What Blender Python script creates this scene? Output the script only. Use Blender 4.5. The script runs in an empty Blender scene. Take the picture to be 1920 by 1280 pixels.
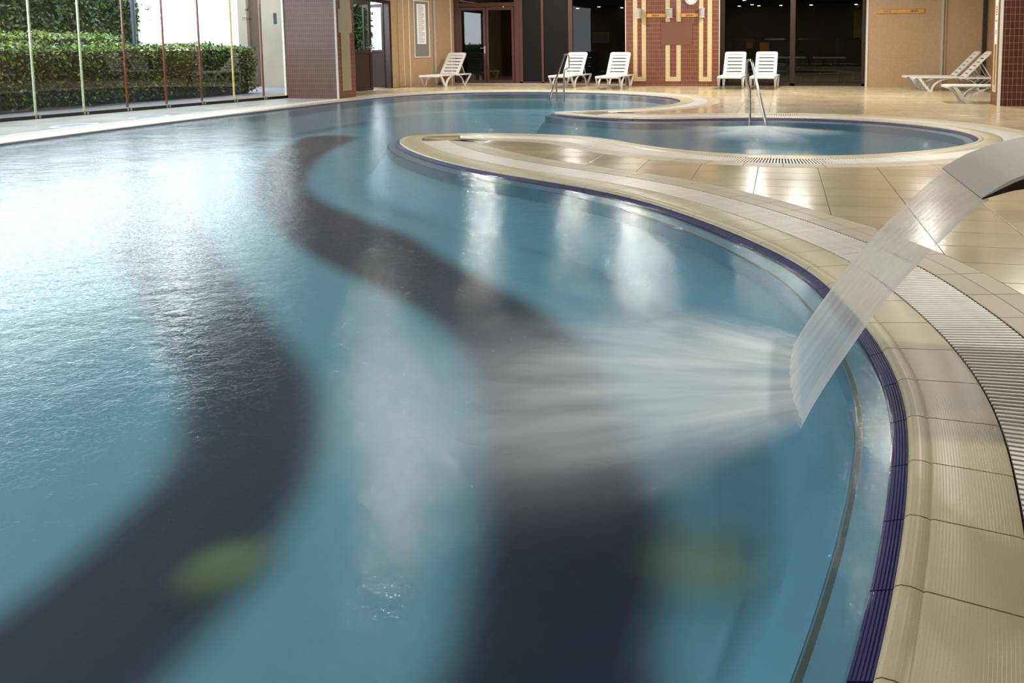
import bpy, math, random
import numpy as np
from mathutils import Vector, Matrix
from mathutils.geometry import delaunay_2d_cdt

random.seed(4); rng = np.random.default_rng(4)
sc = bpy.context.scene
C = sc.collection

# ------------------------------------------------------------------ camera
F, CX, CY, H = 1480., 1180., 225., 1.1
_n = np.array([.005*F, F, CY+.005*CX-92.335]); _n /= np.linalg.norm(_n)
_A = np.array([(1467-CX)/F, (85-CY)/F, 1.])
_Y = _A-_n*(_A@_n); _Y /= np.linalg.norm(_Y)
_X = np.cross(_Y, -_n)
R = np.array([_X, _Y, -_n])          # room axes seen from the camera (x right, y down, z forward)
cam_data = bpy.data.cameras.new('camera'); cam = bpy.data.objects.new('camera', cam_data); C.objects.link(cam)
mw = Matrix.Identity(4)
for i in range(3):
    mw[i][0] = R[i, 0]; mw[i][1] = -R[i, 1]; mw[i][2] = -R[i, 2]
mw[2][3] = H
cam.matrix_world = mw
cam_data.sensor_width = 36; cam_data.lens = F/1920*36
cam_data.shift_x = (960-CX)/1920; cam_data.shift_y = (CY-640)/1920
cam_data.clip_start = .05; cam_data.clip_end = 300
sc.camera = cam

def proj(x, y, z):
    c = R.T@np.array([x, y, z-H]); 
    return (CX+F*c[0]/c[2], CY+F*c[1]/c[2]) if c[2] > .05 else (-9999, -9999)
def ray(px, py): return R@np.array([(px-CX)/F, (py-CY)/F, 1.])
def gz(px, py, z=0.):
    d = ray(px, py); t = (z-H)/d[2]; return np.array([d[0]*t, d[1]*t])
def gy(px, py, Y):
    d = ray(px, py); t = Y/d[1]; return d[0]*t, H+d[2]*t
def gx(px, py, X):
    d = ray(px, py); t = X/d[0]; return d[1]*t, H+d[2]*t

# ------------------------------------------------------------------ world, lights, exposure
w = bpy.data.worlds.new('overcast_sky'); sc.world = w; w.use_nodes = True
bg = w.node_tree.nodes['Background']; bg.inputs[0].default_value = (.88, .94, 1.0, 1); bg.inputs[1].default_value = 8.0
sc.view_settings.view_transform = 'Standard'; sc.view_settings.look = 'None'
sc.view_settings.exposure = 0.0; sc.view_settings.gamma = 1.0; sc.view_settings.use_curve_mapping = False
CEIL = 3.5
def lamp(x, y, power, size=.22, col=(1., .94, .85), z=CEIL-.03):
    l = bpy.data.lights.new('ceiling_or_fill_lamp', 'AREA'); l.shape = 'DISK'; l.size = size; l.energy = power; l.color = col
    o = bpy.data.objects.new('ceiling_or_fill_lamp', l); C.objects.link(o); o.location = (x, y, z)
def lamp_dir(px, Y, power, **k):
    d = ray(px, 85); lamp(d[0]/d[1]*Y, Y, power, **k)
LP = 76
for px, Y in ((1180, 16.8), (900, 19.2), (1070, 20.4), (1500, 17.9), (680, 9.7), (300, 11.4), (1420, 20.2), (1230, 12.2), (1750, 17.0)):
    lamp_dir(px, Y, LP*(1.9 if Y > 14 else .5), size=.2)
lamp(0., 25.5, 30, z=2.5); lamp(-6.5, 26.5, 8, z=2.5)  # unseen fill lamps added so the back-room furniture shows
for x, y in ((3.5, 12), (4.2, 6.0), (3.0, 3.0), (1.2, 8.0), (-3.8, 7.3), (-6, 3), (-2, 1.5), (5.6, 13.5)):
    lamp(x, y, LP*(.6 if x < 0 and y < 8 else 1.1))

# ------------------------------------------------------------------ materials
MATS = {}
def fresnel2(t, ior, normal=None):
    """Fresnel that reads the same from both sides of a thin sheet"""
    g_ = t.nodes.new('ShaderNodeNewGeometry'); mr = t.nodes.new('ShaderNodeMapRange'); mr.inputs[3].default_value = ior; mr.inputs[4].default_value = 1/ior
    t.links.new(g_.outputs['Backfacing'], mr.inputs[0]); fr = t.nodes.new('ShaderNodeFresnel'); t.links.new(mr.outputs[0], fr.inputs['IOR'])
    if normal is not None: t.links.new(normal, fr.inputs['Normal'])
    return fr
def nt(name):
    m = bpy.data.materials.new(name); m.use_nodes = True; t = m.node_tree
    for n in list(t.nodes): t.nodes.remove(n)
    out = t.nodes.new('ShaderNodeOutputMaterial'); return m, t, out
def N(t, kind, **k):
    n = t.nodes.new(kind)
    for a, b in k.items():
        if a.startswith('_'): setattr(n, a[1:], b)
        else:
            key = int(a[1:]) if a[0] == 'i' and a[1:].isdigit() else a.replace('__', ' ')
            n.inputs[key].default_value = b
    return n
def rgb(h):
    c = [int(h[i:i+2], 16)/255 for i in (0, 2, 4)]
    return tuple((v/12.92 if v <= .04045 else ((v+.055)/1.055)**2.4) for v in c)+(1,)
def plain(name, col, rough=.5, metal=0., var=.12, nscale=8., bump=0., bscale=80., spec=.5, rand=0., coords='Object'):
    """Principled with mottled colour, optional fine relief and per-object variation"""
    if name in MATS: return MATS[name]
    m, t, out = nt(name); b = N(t, 'ShaderNodeBsdfPrincipled', Roughness=rough, Metallic=metal)
    b.inputs['Specular IOR Level'].default_value = spec
    tc = N(t, 'ShaderNodeTexCoord'); no = N(t, 'ShaderNodeTexNoise', Scale=nscale, Detail=5.)
    t.links.new(tc.outputs[coords], no.inputs['Vector'])
    mr = N(t, 'ShaderNodeMapRange'); mr.inputs[1].default_value = .3; mr.inputs[2].default_value = .7
    mr.inputs[3].default_value = 1-var; mr.inputs[4].default_value = 1+var
    t.links.new(no.outputs['Fac'], mr.inputs[0])
    val = mr.outputs[0]
    if rand:
        oi = N(t, 'ShaderNodeObjectInfo'); m2 = N(t, 'ShaderNodeMapRange'); m2.inputs[3].default_value = 1-rand; m2.inputs[4].default_value = 1+rand
        t.links.new(oi.outputs['Random'], m2.inputs[0]); mm = N(t, 'ShaderNodeMath', _operation='MULTIPLY')
        t.links.new(val, mm.inputs[0]); t.links.new(m2.outputs[0], mm.inputs[1]); val = mm.outputs[0]
    hs = N(t, 'ShaderNodeHueSaturation', Color=col); t.links.new(val, hs.inputs['Value'])
    t.links.new(hs.outputs[0], b.inputs['Base Color'])
    if bump:
        n2 = N(t, 'ShaderNodeTexNoise', Scale=bscale, Detail=3.); t.links.new(tc.outputs[coords], n2.inputs['Vector'])
        bp = N(t, 'ShaderNodeBump', Strength=bump, Distance=.005); t.links.new(n2.outputs['Fac'], bp.inputs['Height'])
        t.links.new(bp.outputs[0], b.inputs['Normal'])
    t.links.new(b.outputs[0], out.inputs[0]); MATS[name] = m; return m

def mosaic(name, c1, c2, mortar, bw, bh, rough=.35, offset=0., ms=.004, spec=.5):
    """small glazed wall tiles; UV in metres"""
    m, t, out = nt(name); b = N(t, 'ShaderNodeBsdfPrincipled', Roughness=rough); b.inputs['Specular IOR Level'].default_value = spec
    uv = N(t, 'ShaderNodeUVMap', _uv_map='UVMap')
    br = N(t, 'ShaderNodeTexBrick', _offset=offset, Color1=c1, Color2=c2, Mortar=mortar, Scale=1.)
    br.inputs['Mortar Size'].default_value = ms; br.inputs['Brick Width'].default_value = bw; br.inputs['Row Height'].default_value = bh
    br.inputs['Mortar Smooth'].default_value = .2; br.inputs['Bias'].default_value = 0.
    t.links.new(uv.outputs[0], br.inputs['Vector']); t.links.new(br.outputs['Color'], b.inputs['Base Color'])
    bp = N(t, 'ShaderNodeBump', Strength=.5, Distance=.002, _invert=True); t.links.new(br.outputs['Fac'], bp.inputs['Height'])
    t.links.new(bp.outputs[0], b.inputs['Normal']); t.links.new(b.outputs[0], out.inputs[0]); MATS[name] = m; return m

M_tile = None
def stone(name, col, rough, var, rand, pattern=0., spec=.5, psc=110., bump=.3):
    """glazed/unglazed ceramic; pattern = woven grip relief in UV metres"""
    m, t, out = nt(name); b = N(t, 'ShaderNodeBsdfPrincipled', Roughness=rough); b.inputs['Specular IOR Level'].default_value = spec
    tc = N(t, 'ShaderNodeNewGeometry'); no = N(t, 'ShaderNodeTexNoise', Scale=2.2, Detail=6., Roughness=.6)
    t.links.new(tc.outputs['Position'], no.inputs['Vector'])
    mr = N(t, 'ShaderNodeMapRange'); mr.inputs[1].default_value = .3; mr.inputs[2].default_value = .7; mr.inputs[3].default_value = 1-var; mr.inputs[4].default_value = 1+var
    t.links.new(no.outputs['Fac'], mr.inputs[0])
    oi = N(t, 'ShaderNodeObjectInfo'); m2 = N(t, 'ShaderNodeMapRange'); m2.inputs[3].default_value = 1-rand; m2.inputs[4].default_value = 1+rand
    t.links.new(oi.outputs['Random'], m2.inputs[0]); mm = N(t, 'ShaderNodeMath', _operation='MULTIPLY'); t.links.new(mr.outputs[0], mm.inputs[0]); t.links.new(m2.outputs[0], mm.inputs[1])
    hs = N(t, 'ShaderNodeHueSaturation', Color=col); t.links.new(mm.outputs[0], hs.inputs['Value']); t.links.new(hs.outputs[0], b.inputs['Base Color'])
    rr = N(t, 'ShaderNodeMapRange'); rr.inputs[1].default_value = .25; rr.inputs[2].default_value = .75; rr.inputs[3].default_value = rough*.75; rr.inputs[4].default_value = rough*1.25
    n3 = N(t, 'ShaderNodeTexNoise', Scale=1.1, Detail=4.); t.links.new(tc.outputs['Position'], n3.inputs['Vector'])
    t.links.new(n3.outputs['Fac'], rr.inputs[0]); t.links.new(rr.outputs[0], b.inputs['Roughness'])
    n2 = N(t, 'ShaderNodeTexNoise', Scale=14., Detail=3.); t.links.new(tc.outputs['Position'], n2.inputs['Vector'])
    bp = N(t, 'ShaderNodeBump', Strength=bump, Distance=.002); t.links.new(n2.outputs['Fac'], bp.inputs['Height']); last = bp
    if pattern:
        uv = N(t, 'ShaderNodeUVMap', _uv_map='UVMap')
        ck = N(t, 'ShaderNodeTexBrick', _offset=.5, Scale=psc); ck.inputs['Mortar Size'].default_value = .12; ck.inputs['Brick Width'].default_value = 1.; ck.inputs['Row Height'].default_value = .8
        ck.inputs['Mortar Smooth'].default_value = 1.
        t.links.new(uv.outputs[0], ck.inputs['Vector'])
        b2 = N(t, 'ShaderNodeBump', Strength=pattern, Distance=.0015, _invert=True); t.links.new(ck.outputs['Fac'], b2.inputs['Height']); t.links.new(bp.outputs[0], b2.inputs['Normal']); last = b2
    t.links.new(last.outputs[0], b.inputs['Normal']); t.links.new(b.outputs[0], out.inputs[0]); MATS[name] = m; return m

def glass(name, tint=(.93, .97, .96, 1), rough=0., ior=1.5):
    m, t, out = nt(name); fr = fresnel2(t, ior); tr = N(t, 'ShaderNodeBsdfTransparent', Color=tint); g = N(t, 'ShaderNodeBsdfGlossy', Roughness=rough, Color=(1, 1, 1, 1))
    mx = N(t, 'ShaderNodeMixShader'); t.links.new(fr.outputs[0], mx.inputs[0]); t.links.new(tr.outputs[0], mx.inputs[1]); t.links.new(g.outputs[0], mx.inputs[2])
    t.links.new(mx.outputs[0], out.inputs[0]); MATS[name] = m; return m

M = dict(
    tile=stone('floor_tile_ceramic', rgb('b6a686'), .2, .07, .045, spec=.6),
    coping=stone('coping_ceramic', rgb('b4aa88'), .36, .04, .03, pattern=.22, spec=.55),
    nose=stone('coping_nose', rgb('b9ae8a'), .15, .03, .03),
    pale=stone('daylit_tile_ceramic', rgb('b9b6b2'), .22, .06, .04, spec=.6),  # floor tile made paler and greyer: window daylight painted into its colour
    border=stone('border_ceramic', rgb('b0a28a'), .4, .05, .05, pattern=.4, psc=140.),
    blue=stone('blue_ceramic', rgb('19165a'), .4, .08, .1, pattern=.6, psc=220., spec=.35),
    slat=plain('grate_plastic', rgb('e4e0d6'), .35, var=.08, rand=.05),
    gutter=plain('gutter_concrete', rgb('4a4234'), .6),
    grout=plain('grout', rgb('746244'), .8),
    white_plastic=plain('white_plastic', rgb('cfccc6'), .45, var=.03),
    steel=plain('steel_tube', rgb('b9b6b0'), .18, metal=1., var=.05),
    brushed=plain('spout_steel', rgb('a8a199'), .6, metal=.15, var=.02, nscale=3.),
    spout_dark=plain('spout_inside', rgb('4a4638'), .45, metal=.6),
    dark_frame=plain('dark_frame', rgb('2a1c18'), .35, var=.1),
    brown_frame=plain('brown_frame', rgb('4a2a20'), .35, var=.1),
    smoked=plain('smoked_pane', rgb('0e0c0b'), .5, spec=.2),
    black=plain('black_paint', rgb('14120f'), .4),
    black_soft=plain('black_upholstery', rgb('08080a'), .7),
    white_trim=plain('white_trim', rgb('d8d2c8'), .4, var=.04),
    grey_metal=plain('grey_metal', rgb('a8a49c'), .35, var=.05),
    copper=plain('copper_profile', rgb('6e3820'), .35, var=.2, nscale=20),
    gold=plain('pale_profile', rgb('c8b070'), .3, var=.2, nscale=20),
    clearp=plain('clear_profile', rgb('b8c0a0'), .15, var=.2, nscale=20),
    wood=plain('orange_wood', rgb('c98a33'), .35, var=.12, nscale=14),
    ceiling=plain('ceiling_plaster', rgb('605c58'), .7, var=.05, nscale=.6),
    dark_wall=plain('dark_room_wall', rgb('2a231e'), .7),
    brown_wall=plain('brown_room_wall', rgb('3e2d22'), .7),
    dark_floor=plain('dark_room_floor', rgb('343434'), .3),
    render_white=plain('white_render', rgb('f6f5f3'), .9, var=.02, nscale=1.5),
    stone_out=plain('beige_render', rgb('857b70'), .9, var=.1, nscale=1.2, bump=.3, bscale=20),
    paving_out=plain('outdoor_paving', rgb('66646a'), .7, var=.1, nscale=1.),
    soil=plain('soil', rgb('6a5f50'), .95, var=.3, nscale=3),
    yellow=plain('yellow_paint', rgb('c9a400'), .5),
    orange=plain('orange_paint', rgb('c8761e'), .5),
    paper=plain('paper', rgb('e8e4e0'), .8, var=.02), ink=plain('ink', rgb('2e2a28'), .8), red_ink=plain('red_ink', rgb('b8403a'), .8),
    board_grey=plain('board_grey', rgb('77746c'), .5, var=.04),
    panel_brown=plain('panel_brown', rgb('6e4634'), .5, var=.02), panel_beige=plain('panel_beige', rgb('97886a'), .5, var=.03),
    sticker=plain('blue_sticker', rgb('6f9fd8'), .4), sticker_pale=plain('pale_sticker', rgb('a9cfe0'), .4),
    navy=plain('lamp_post_paint', rgb('1b2230'), .4), bark=plain('hedge_core', rgb('1a2010'), .95),
    tan_wall=mosaic('tan_tiles', rgb('a18360'), rgb('a98a67'), rgb('b59a7c'), .05, .05, ms=.0018, rough=.4),
    brown_tile=mosaic('brown_tiles', rgb('64311f'), rgb('704030'), rgb('b08870'), .05, .1, ms=.0022, rough=.3),
    red_tile=mosaic('red_brown_tiles', rgb('683524'), rgb('734132'), rgb('a88a6c'), .05, .12, ms=.0022, rough=.3),
    dark_tile=mosaic('dark_brown_tiles', rgb('432015'), rgb('4e281b'), rgb('a58468'), .075, .125, ms=.002, rough=.3),
    mauve_tile=mosaic('mauve_tiles', rgb('68463f'), rgb('704c46'), rgb('9c7f74'), .05, .108, ms=.0022, rough=.35),
    beige_tile=mosaic('beige_tiles', rgb('cbb487'), rgb('d2bc90'), rgb('a08a60'), .05, .1, ms=.002, rough=.35),
)
G_win = glass('window_glass'); G_dark = glass('door_glass', tint=(.55, .58, .58, 1)); G_bay = glass('bay_glass', tint=(.55, .58, .58, 1), ior=1.2)

# water surface
def water_mat():
    m, t, out = nt('pool_water')
    geo = N(t, 'ShaderNodeNewGeometry')
    mp = N(t, 'ShaderNodeMapping'); mp.inputs['Scale'].default_value = (1., 1.35, 1.); mp.inputs['Rotation'].default_value = (0, 0, .35)
    t.links.new(geo.outputs['Position'], mp.inputs['Vector'])
    n1 = N(t, 'ShaderNodeTexNoise', Scale=1.6, Detail=3., Roughness=.55); n2 = N(t, 'ShaderNodeTexNoise', Scale=9., Detail=3., Roughness=.6); n3 = N(t, 'ShaderNodeTexNoise', Scale=95., Detail=3.)
    for n in (n1, n2, n3): t.links.new(mp.outputs[0], n.inputs['Vector'])
    n4 = N(t, 'ShaderNodeTexNoise', Scale=34., Detail=2.); t.links.new(mp.outputs[0], n4.inputs['Vector'])
    b1 = N(t, 'ShaderNodeBump', Strength=.18, Distance=.04); b2 = N(t, 'ShaderNodeBump', Strength=.26, Distance=.012); b4 = N(t, 'ShaderNodeBump', Strength=.12, Distance=.005); b3 = N(t, 'ShaderNodeBump', Strength=.5, Distance=.0021)
    t.links.new(n1.outputs['Fac'], b1.inputs['Height']); t.links.new(n2.outputs['Fac'], b2.inputs['Height']); t.links.new(n4.outputs['Fac'], b4.inputs['Height']); t.links.new(n3.outputs['Fac'], b3.inputs['Height'])
    t.links.new(b1.outputs[0], b2.inputs['Normal']); t.links.new(b2.outputs[0], b4.inputs['Normal']); t.links.new(b4.outputs[0], b3.inputs['Normal'])
    fr = fresnel2(t, 1.33, b2.outputs[0])
    tr = N(t, 'ShaderNodeBsdfTransparent', Color=(.88, .96, .985, 1)); gl = N(t, 'ShaderNodeBsdfGlossy', Roughness=.05, Color=(1, 1, 1, 1)); t.links.new(b3.outputs[0], gl.inputs['Normal'])
    n5 = N(t, 'ShaderNodeTexNoise', Scale=60., Detail=4., Roughness=.7); t.links.new(mp.outputs[0], n5.inputs['Vector']); r5 = N(t, 'ShaderNodeMapRange'); r5.inputs[1].default_value = .38; r5.inputs[2].default_value = .62; r5.inputs[3].default_value = .45; r5.inputs[4].default_value = 1.  # ripple glitter painted as noise in the gloss colour
    t.links.new(n5.outputs['Fac'], r5.inputs[0]); t.links.new(r5.outputs[0], gl.inputs['Color'])
    df = N(t, 'ShaderNodeBsdfDiffuse', Color=rgb('7fa6b4')); m0 = N(t, 'ShaderNodeMixShader', Fac=.01); t.links.new(tr.outputs[0], m0.inputs[1]); t.links.new(df.outputs[0], m0.inputs[2])
    mx = N(t, 'ShaderNodeMixShader'); t.links.new(fr.outputs[0], mx.inputs[0]); t.links.new(m0.outputs[0], mx.inputs[1]); t.links.new(gl.outputs[0], mx.inputs[2])
    t.links.new(mx.outputs[0], out.inputs[0]); return m
M['water'] = water_mat()

def pool_floor_mat():
    m, t, out = nt('pool_mosaic'); b = N(t, 'ShaderNodeBsdfPrincipled', Roughness=.6)
    at = N(t, 'ShaderNodeAttribute', _attribute_name='band'); mx = N(t, 'ShaderNodeMix', _data_type='RGBA')
    mx.inputs[6].default_value = rgb('6ca0b6'); mx.inputs[7].default_value = rgb('0c1230')
    t.links.new(at.outputs['Fac'], mx.inputs[0]); t.links.new(mx.outputs[2], b.inputs['Base Color']); t.links.new(b.outputs[0], out.inputs[0]); return m
M['pool_floor'] = pool_floor_mat()
M['pool_wall'] = plain('pool_wall_mosaic', rgb('5a8aa2'), .5, var=.06, nscale=6)
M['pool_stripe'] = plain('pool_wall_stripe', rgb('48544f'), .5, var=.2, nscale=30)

def foam_mat(name, stretch, dens, edge_lo, edge_hi, emph=.001):
    """white aerated water, densest at the object's origin and thinning out in streaks (UV: u = radius 0..1, v = angle)"""
    m, t, out = nt(name); uv = N(t, 'ShaderNodeUVMap', _uv_map='UVMap'); sp = N(t, 'ShaderNodeSeparateXYZ'); t.links.new(uv.outputs[0], sp.inputs[0])
    mp = N(t, 'ShaderNodeMapping'); mp.inputs['Scale'].default_value = stretch; t.links.new(uv.outputs[0], mp.inputs['Vector'])
    no = N(t, 'ShaderNodeTexNoise', Scale=1., Detail=3., Roughness=.5, Distortion=.15); t.links.new(mp.outputs[0], no.inputs['Vector'])
    a = N(t, 'ShaderNodeMapRange', _interpolation_type='SMOOTHSTEP'); a.inputs[1].default_value = 1.; a.inputs[2].default_value = edge_lo; a.inputs[3].default_value = 0.; a.inputs[4].default_value = 1.
    t.links.new(sp.outputs[0], a.inputs[0])
    bnz = N(t, 'ShaderNodeMapRange'); bnz.inputs[1].default_value = .22; bnz.inputs[2].default_value = .8; bnz.inputs[3].default_value = edge_hi; bnz.inputs[4].default_value = 1.; t.links.new(no.outputs['Fac'], bnz.inputs[0])
    mu = N(t, 'ShaderNodeMath', _operation='MULTIPLY'); t.links.new(a.outputs[0], mu.inputs[0]); t.links.new(bnz.outputs[0], mu.inputs[1])
    m3 = N(t, 'ShaderNodeMath', _operation='MULTIPLY', i1=dens); t.links.new(mu.outputs[0], m3.inputs[0])
    ev = N(t, 'ShaderNodeMath', _operation='SUBTRACT', i1=.5); t.links.new(sp.outputs[1], ev.inputs[0]); ea = N(t, 'ShaderNodeMath', _operation='ABSOLUTE'); t.links.new(ev.outputs[0], ea.inputs[0])
    ef = N(t, 'ShaderNodeMapRange', _interpolation_type='SMOOTHSTEP'); ef.inputs[1].default_value = .5; ef.inputs[2].default_value = .5-emph; ef.inputs[3].default_value = 0.; ef.inputs[4].default_value = 1.; t.links.new(ea.outputs[0], ef.inputs[0])
    m4 = N(t, 'ShaderNodeMath', _operation='MULTIPLY'); t.links.new(m3.outputs[0], m4.inputs[0]); t.links.new(ef.outputs[0], m4.inputs[1]); m3 = m4
    tr = N(t, 'ShaderNodeBsdfTransparent'); df = N(t, 'ShaderNodeBsdfDiffuse', Color=rgb('e0eaf0')); mx = N(t, 'ShaderNodeMixShader')
    t.links.new(m3.outputs[0], mx.inputs[0]); t.links.new(tr.outputs[0], mx.inputs[1]); t.links.new(df.outputs[0], mx.inputs[2]); t.links.new(mx.outputs[0], out.inputs[0]); return m

def glow_mat(name, col):
    m, t, out = nt(name); uv = N(t, 'ShaderNodeUVMap', _uv_map='UVMap'); sp = N(t, 'ShaderNodeSeparateXYZ'); t.links.new(uv.outputs[0], sp.inputs[0])
    a = N(t, 'ShaderNodeMapRange', _interpolation_type='SMOOTHSTEP'); a.inputs[1].default_value = 1.; a.inputs[2].default_value = .1; a.inputs[3].default_value = 0.; a.inputs[4].default_value = .45; t.links.new(sp.outputs[0], a.inputs[0])
    tr = N(t, 'ShaderNodeBsdfTransparent'); df = N(t, 'ShaderNodeBsdfDiffuse', Color=col); mx = N(t, 'ShaderNodeMixShader')
    t.links.new(a.outputs[0], mx.inputs[0]); t.links.new(tr.outputs[0], mx.inputs[1]); t.links.new(df.outputs[0], mx.inputs[2]); t.links.new(mx.outputs[0], out.inputs[0]); return m

def curtain_mat():
    m, t, out = nt('falling_water'); uv = N(t, 'ShaderNodeUVMap', _uv_map='UVMap')
    mp = N(t, 'ShaderNodeMapping'); mp.inputs['Scale'].default_value = (1.2, 95., 1.); t.links.new(uv.outputs[0], mp.inputs['Vector'])
    no = N(t, 'ShaderNodeTexNoise', Scale=1., Detail=4., Roughness=.55); t.links.new(mp.outputs[0], no.inputs['Vector'])
    mp2 = N(t, 'ShaderNodeMapping'); mp2.inputs['Scale'].default_value = (.8, 14., 1.); t.links.new(uv.outputs[0], mp2.inputs['Vector'])
    n2 = N(t, 'ShaderNodeTexNoise', Scale=1., Detail=2.); t.links.new(mp2.outputs[0], n2.inputs['Vector'])
    ad = N(t, 'ShaderNodeMath', _operation='ADD'); t.links.new(no.outputs['Fac'], ad.inputs[0]); t.links.new(n2.outputs['Fac'], ad.inputs[1])
    fac = N(t, 'ShaderNodeMapRange'); fac.inputs[1].default_value = .75; fac.inputs[2].default_value = 1.3; fac.inputs[3].default_value = .3; fac.inputs[4].default_value = .58; t.links.new(ad.outputs[0], fac.inputs[0])
    sp = N(t, 'ShaderNodeSeparateXYZ'); t.links.new(uv.outputs[0], sp.inputs[0])
    # thicker rim along both free edges
    e1 = N(t, 'ShaderNodeMath', _operation='SUBTRACT', i1=.5); t.links.new(sp.outputs[1], e1.inputs[0]); e2 = N(t, 'ShaderNodeMath', _operation='ABSOLUTE'); t.links.new(e1.outputs[0], e2.inputs[0])
    e3 = N(t, 'ShaderNodeMapRange', _interpolation_type='SMOOTHSTEP'); e3.inputs[1].default_value = .41; e3.inputs[2].default_value = .5; e3.inputs[3].default_value = 0.; e3.inputs[4].default_value = .35; t.links.new(e2.outputs[0], e3.inputs[0])
    s = N(t, 'ShaderNodeMath', _operation='ADD', _use_clamp=True); t.links.new(fac.outputs[0], s.inputs[0]); t.links.new(e3.outputs[0], s.inputs[1])
    bp = N(t, 'ShaderNodeBump', Strength=.5, Distance=.01); t.links.new(ad.outputs[0], bp.inputs['Height'])
    df = N(t, 'ShaderNodeBsdfDiffuse', Color=rgb('f2eeea')); tl = N(t, 'ShaderNodeBsdfTranslucent', Color=rgb('f2eeea')); dd = N(t, 'ShaderNodeMixShader', Fac=.5); t.links.new(df.outputs[0], dd.inputs[1]); t.links.new(tl.outputs[0], dd.inputs[2])
    gl = N(t, 'ShaderNodeBsdfGlossy', Roughness=.32); t.links.new(bp.outputs[0], gl.inputs['Normal']); tr = N(t, 'ShaderNodeBsdfTransparent', Color=(.95, .97, .98, 1))
    fr = fresnel2(t, 1.33); m1 = N(t, 'ShaderNodeMixShader'); t.links.new(fr.outputs[0], m1.inputs[0]); t.links.new(tr.outputs[0], m1.inputs[1]); t.links.new(gl.outputs[0], m1.inputs[2])
    mx = N(t, 'ShaderNodeMixShader'); t.links.new(s.outputs[0], mx.inputs[0]); t.links.new(m1.outputs[0], mx.inputs[1]); t.links.new(dd.outputs[0], mx.inputs[2])
    t.links.new(mx.outputs[0], out.inputs[0]); return m
M['curtain'] = curtain_mat()

def leaf_mat(name, dark, mid, light, hi_z, lo_z):
    m, t, out = nt(name); geo = N(t, 'ShaderNodeNewGeometry'); cr = N(t, 'ShaderNodeValToRGB')
    cr.color_ramp.elements[0].color = dark; cr.color_ramp.elements[0].position = 0.; cr.color_ramp.elements[1].color = light; cr.color_ramp.elements[1].position = 1.
    e = cr.color_ramp.elements.new(.55); e.color = mid
    t.links.new(geo.outputs['Random Per Island'], cr.inputs[0])
    b = N(t, 'ShaderNodeBsdfPrincipled', Roughness=.45); t.links.new(cr.outputs[0], b.inputs['Base Color'])
    tl = N(t, 'ShaderNodeBsdfTranslucent'); t.links.new(cr.outputs[0], tl.inputs[0]); mx = N(t, 'ShaderNodeMixShader', Fac=.3); t.links.new(b.outputs[0], mx.inputs[1]); t.links.new(tl.outputs[0], mx.inputs[2])
    t.links.new(mx.outputs[0], out.inputs[0]); return m
M['leaf'] = leaf_mat('hedge_leaves', rgb('222c12'), rgb('42561f'), rgb('8ca244'), 1, 0)
M['needle'] = leaf_mat('conifer_sprays', rgb('182612'), rgb('283e1a'), rgb('486028'), 1, 0)

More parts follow.
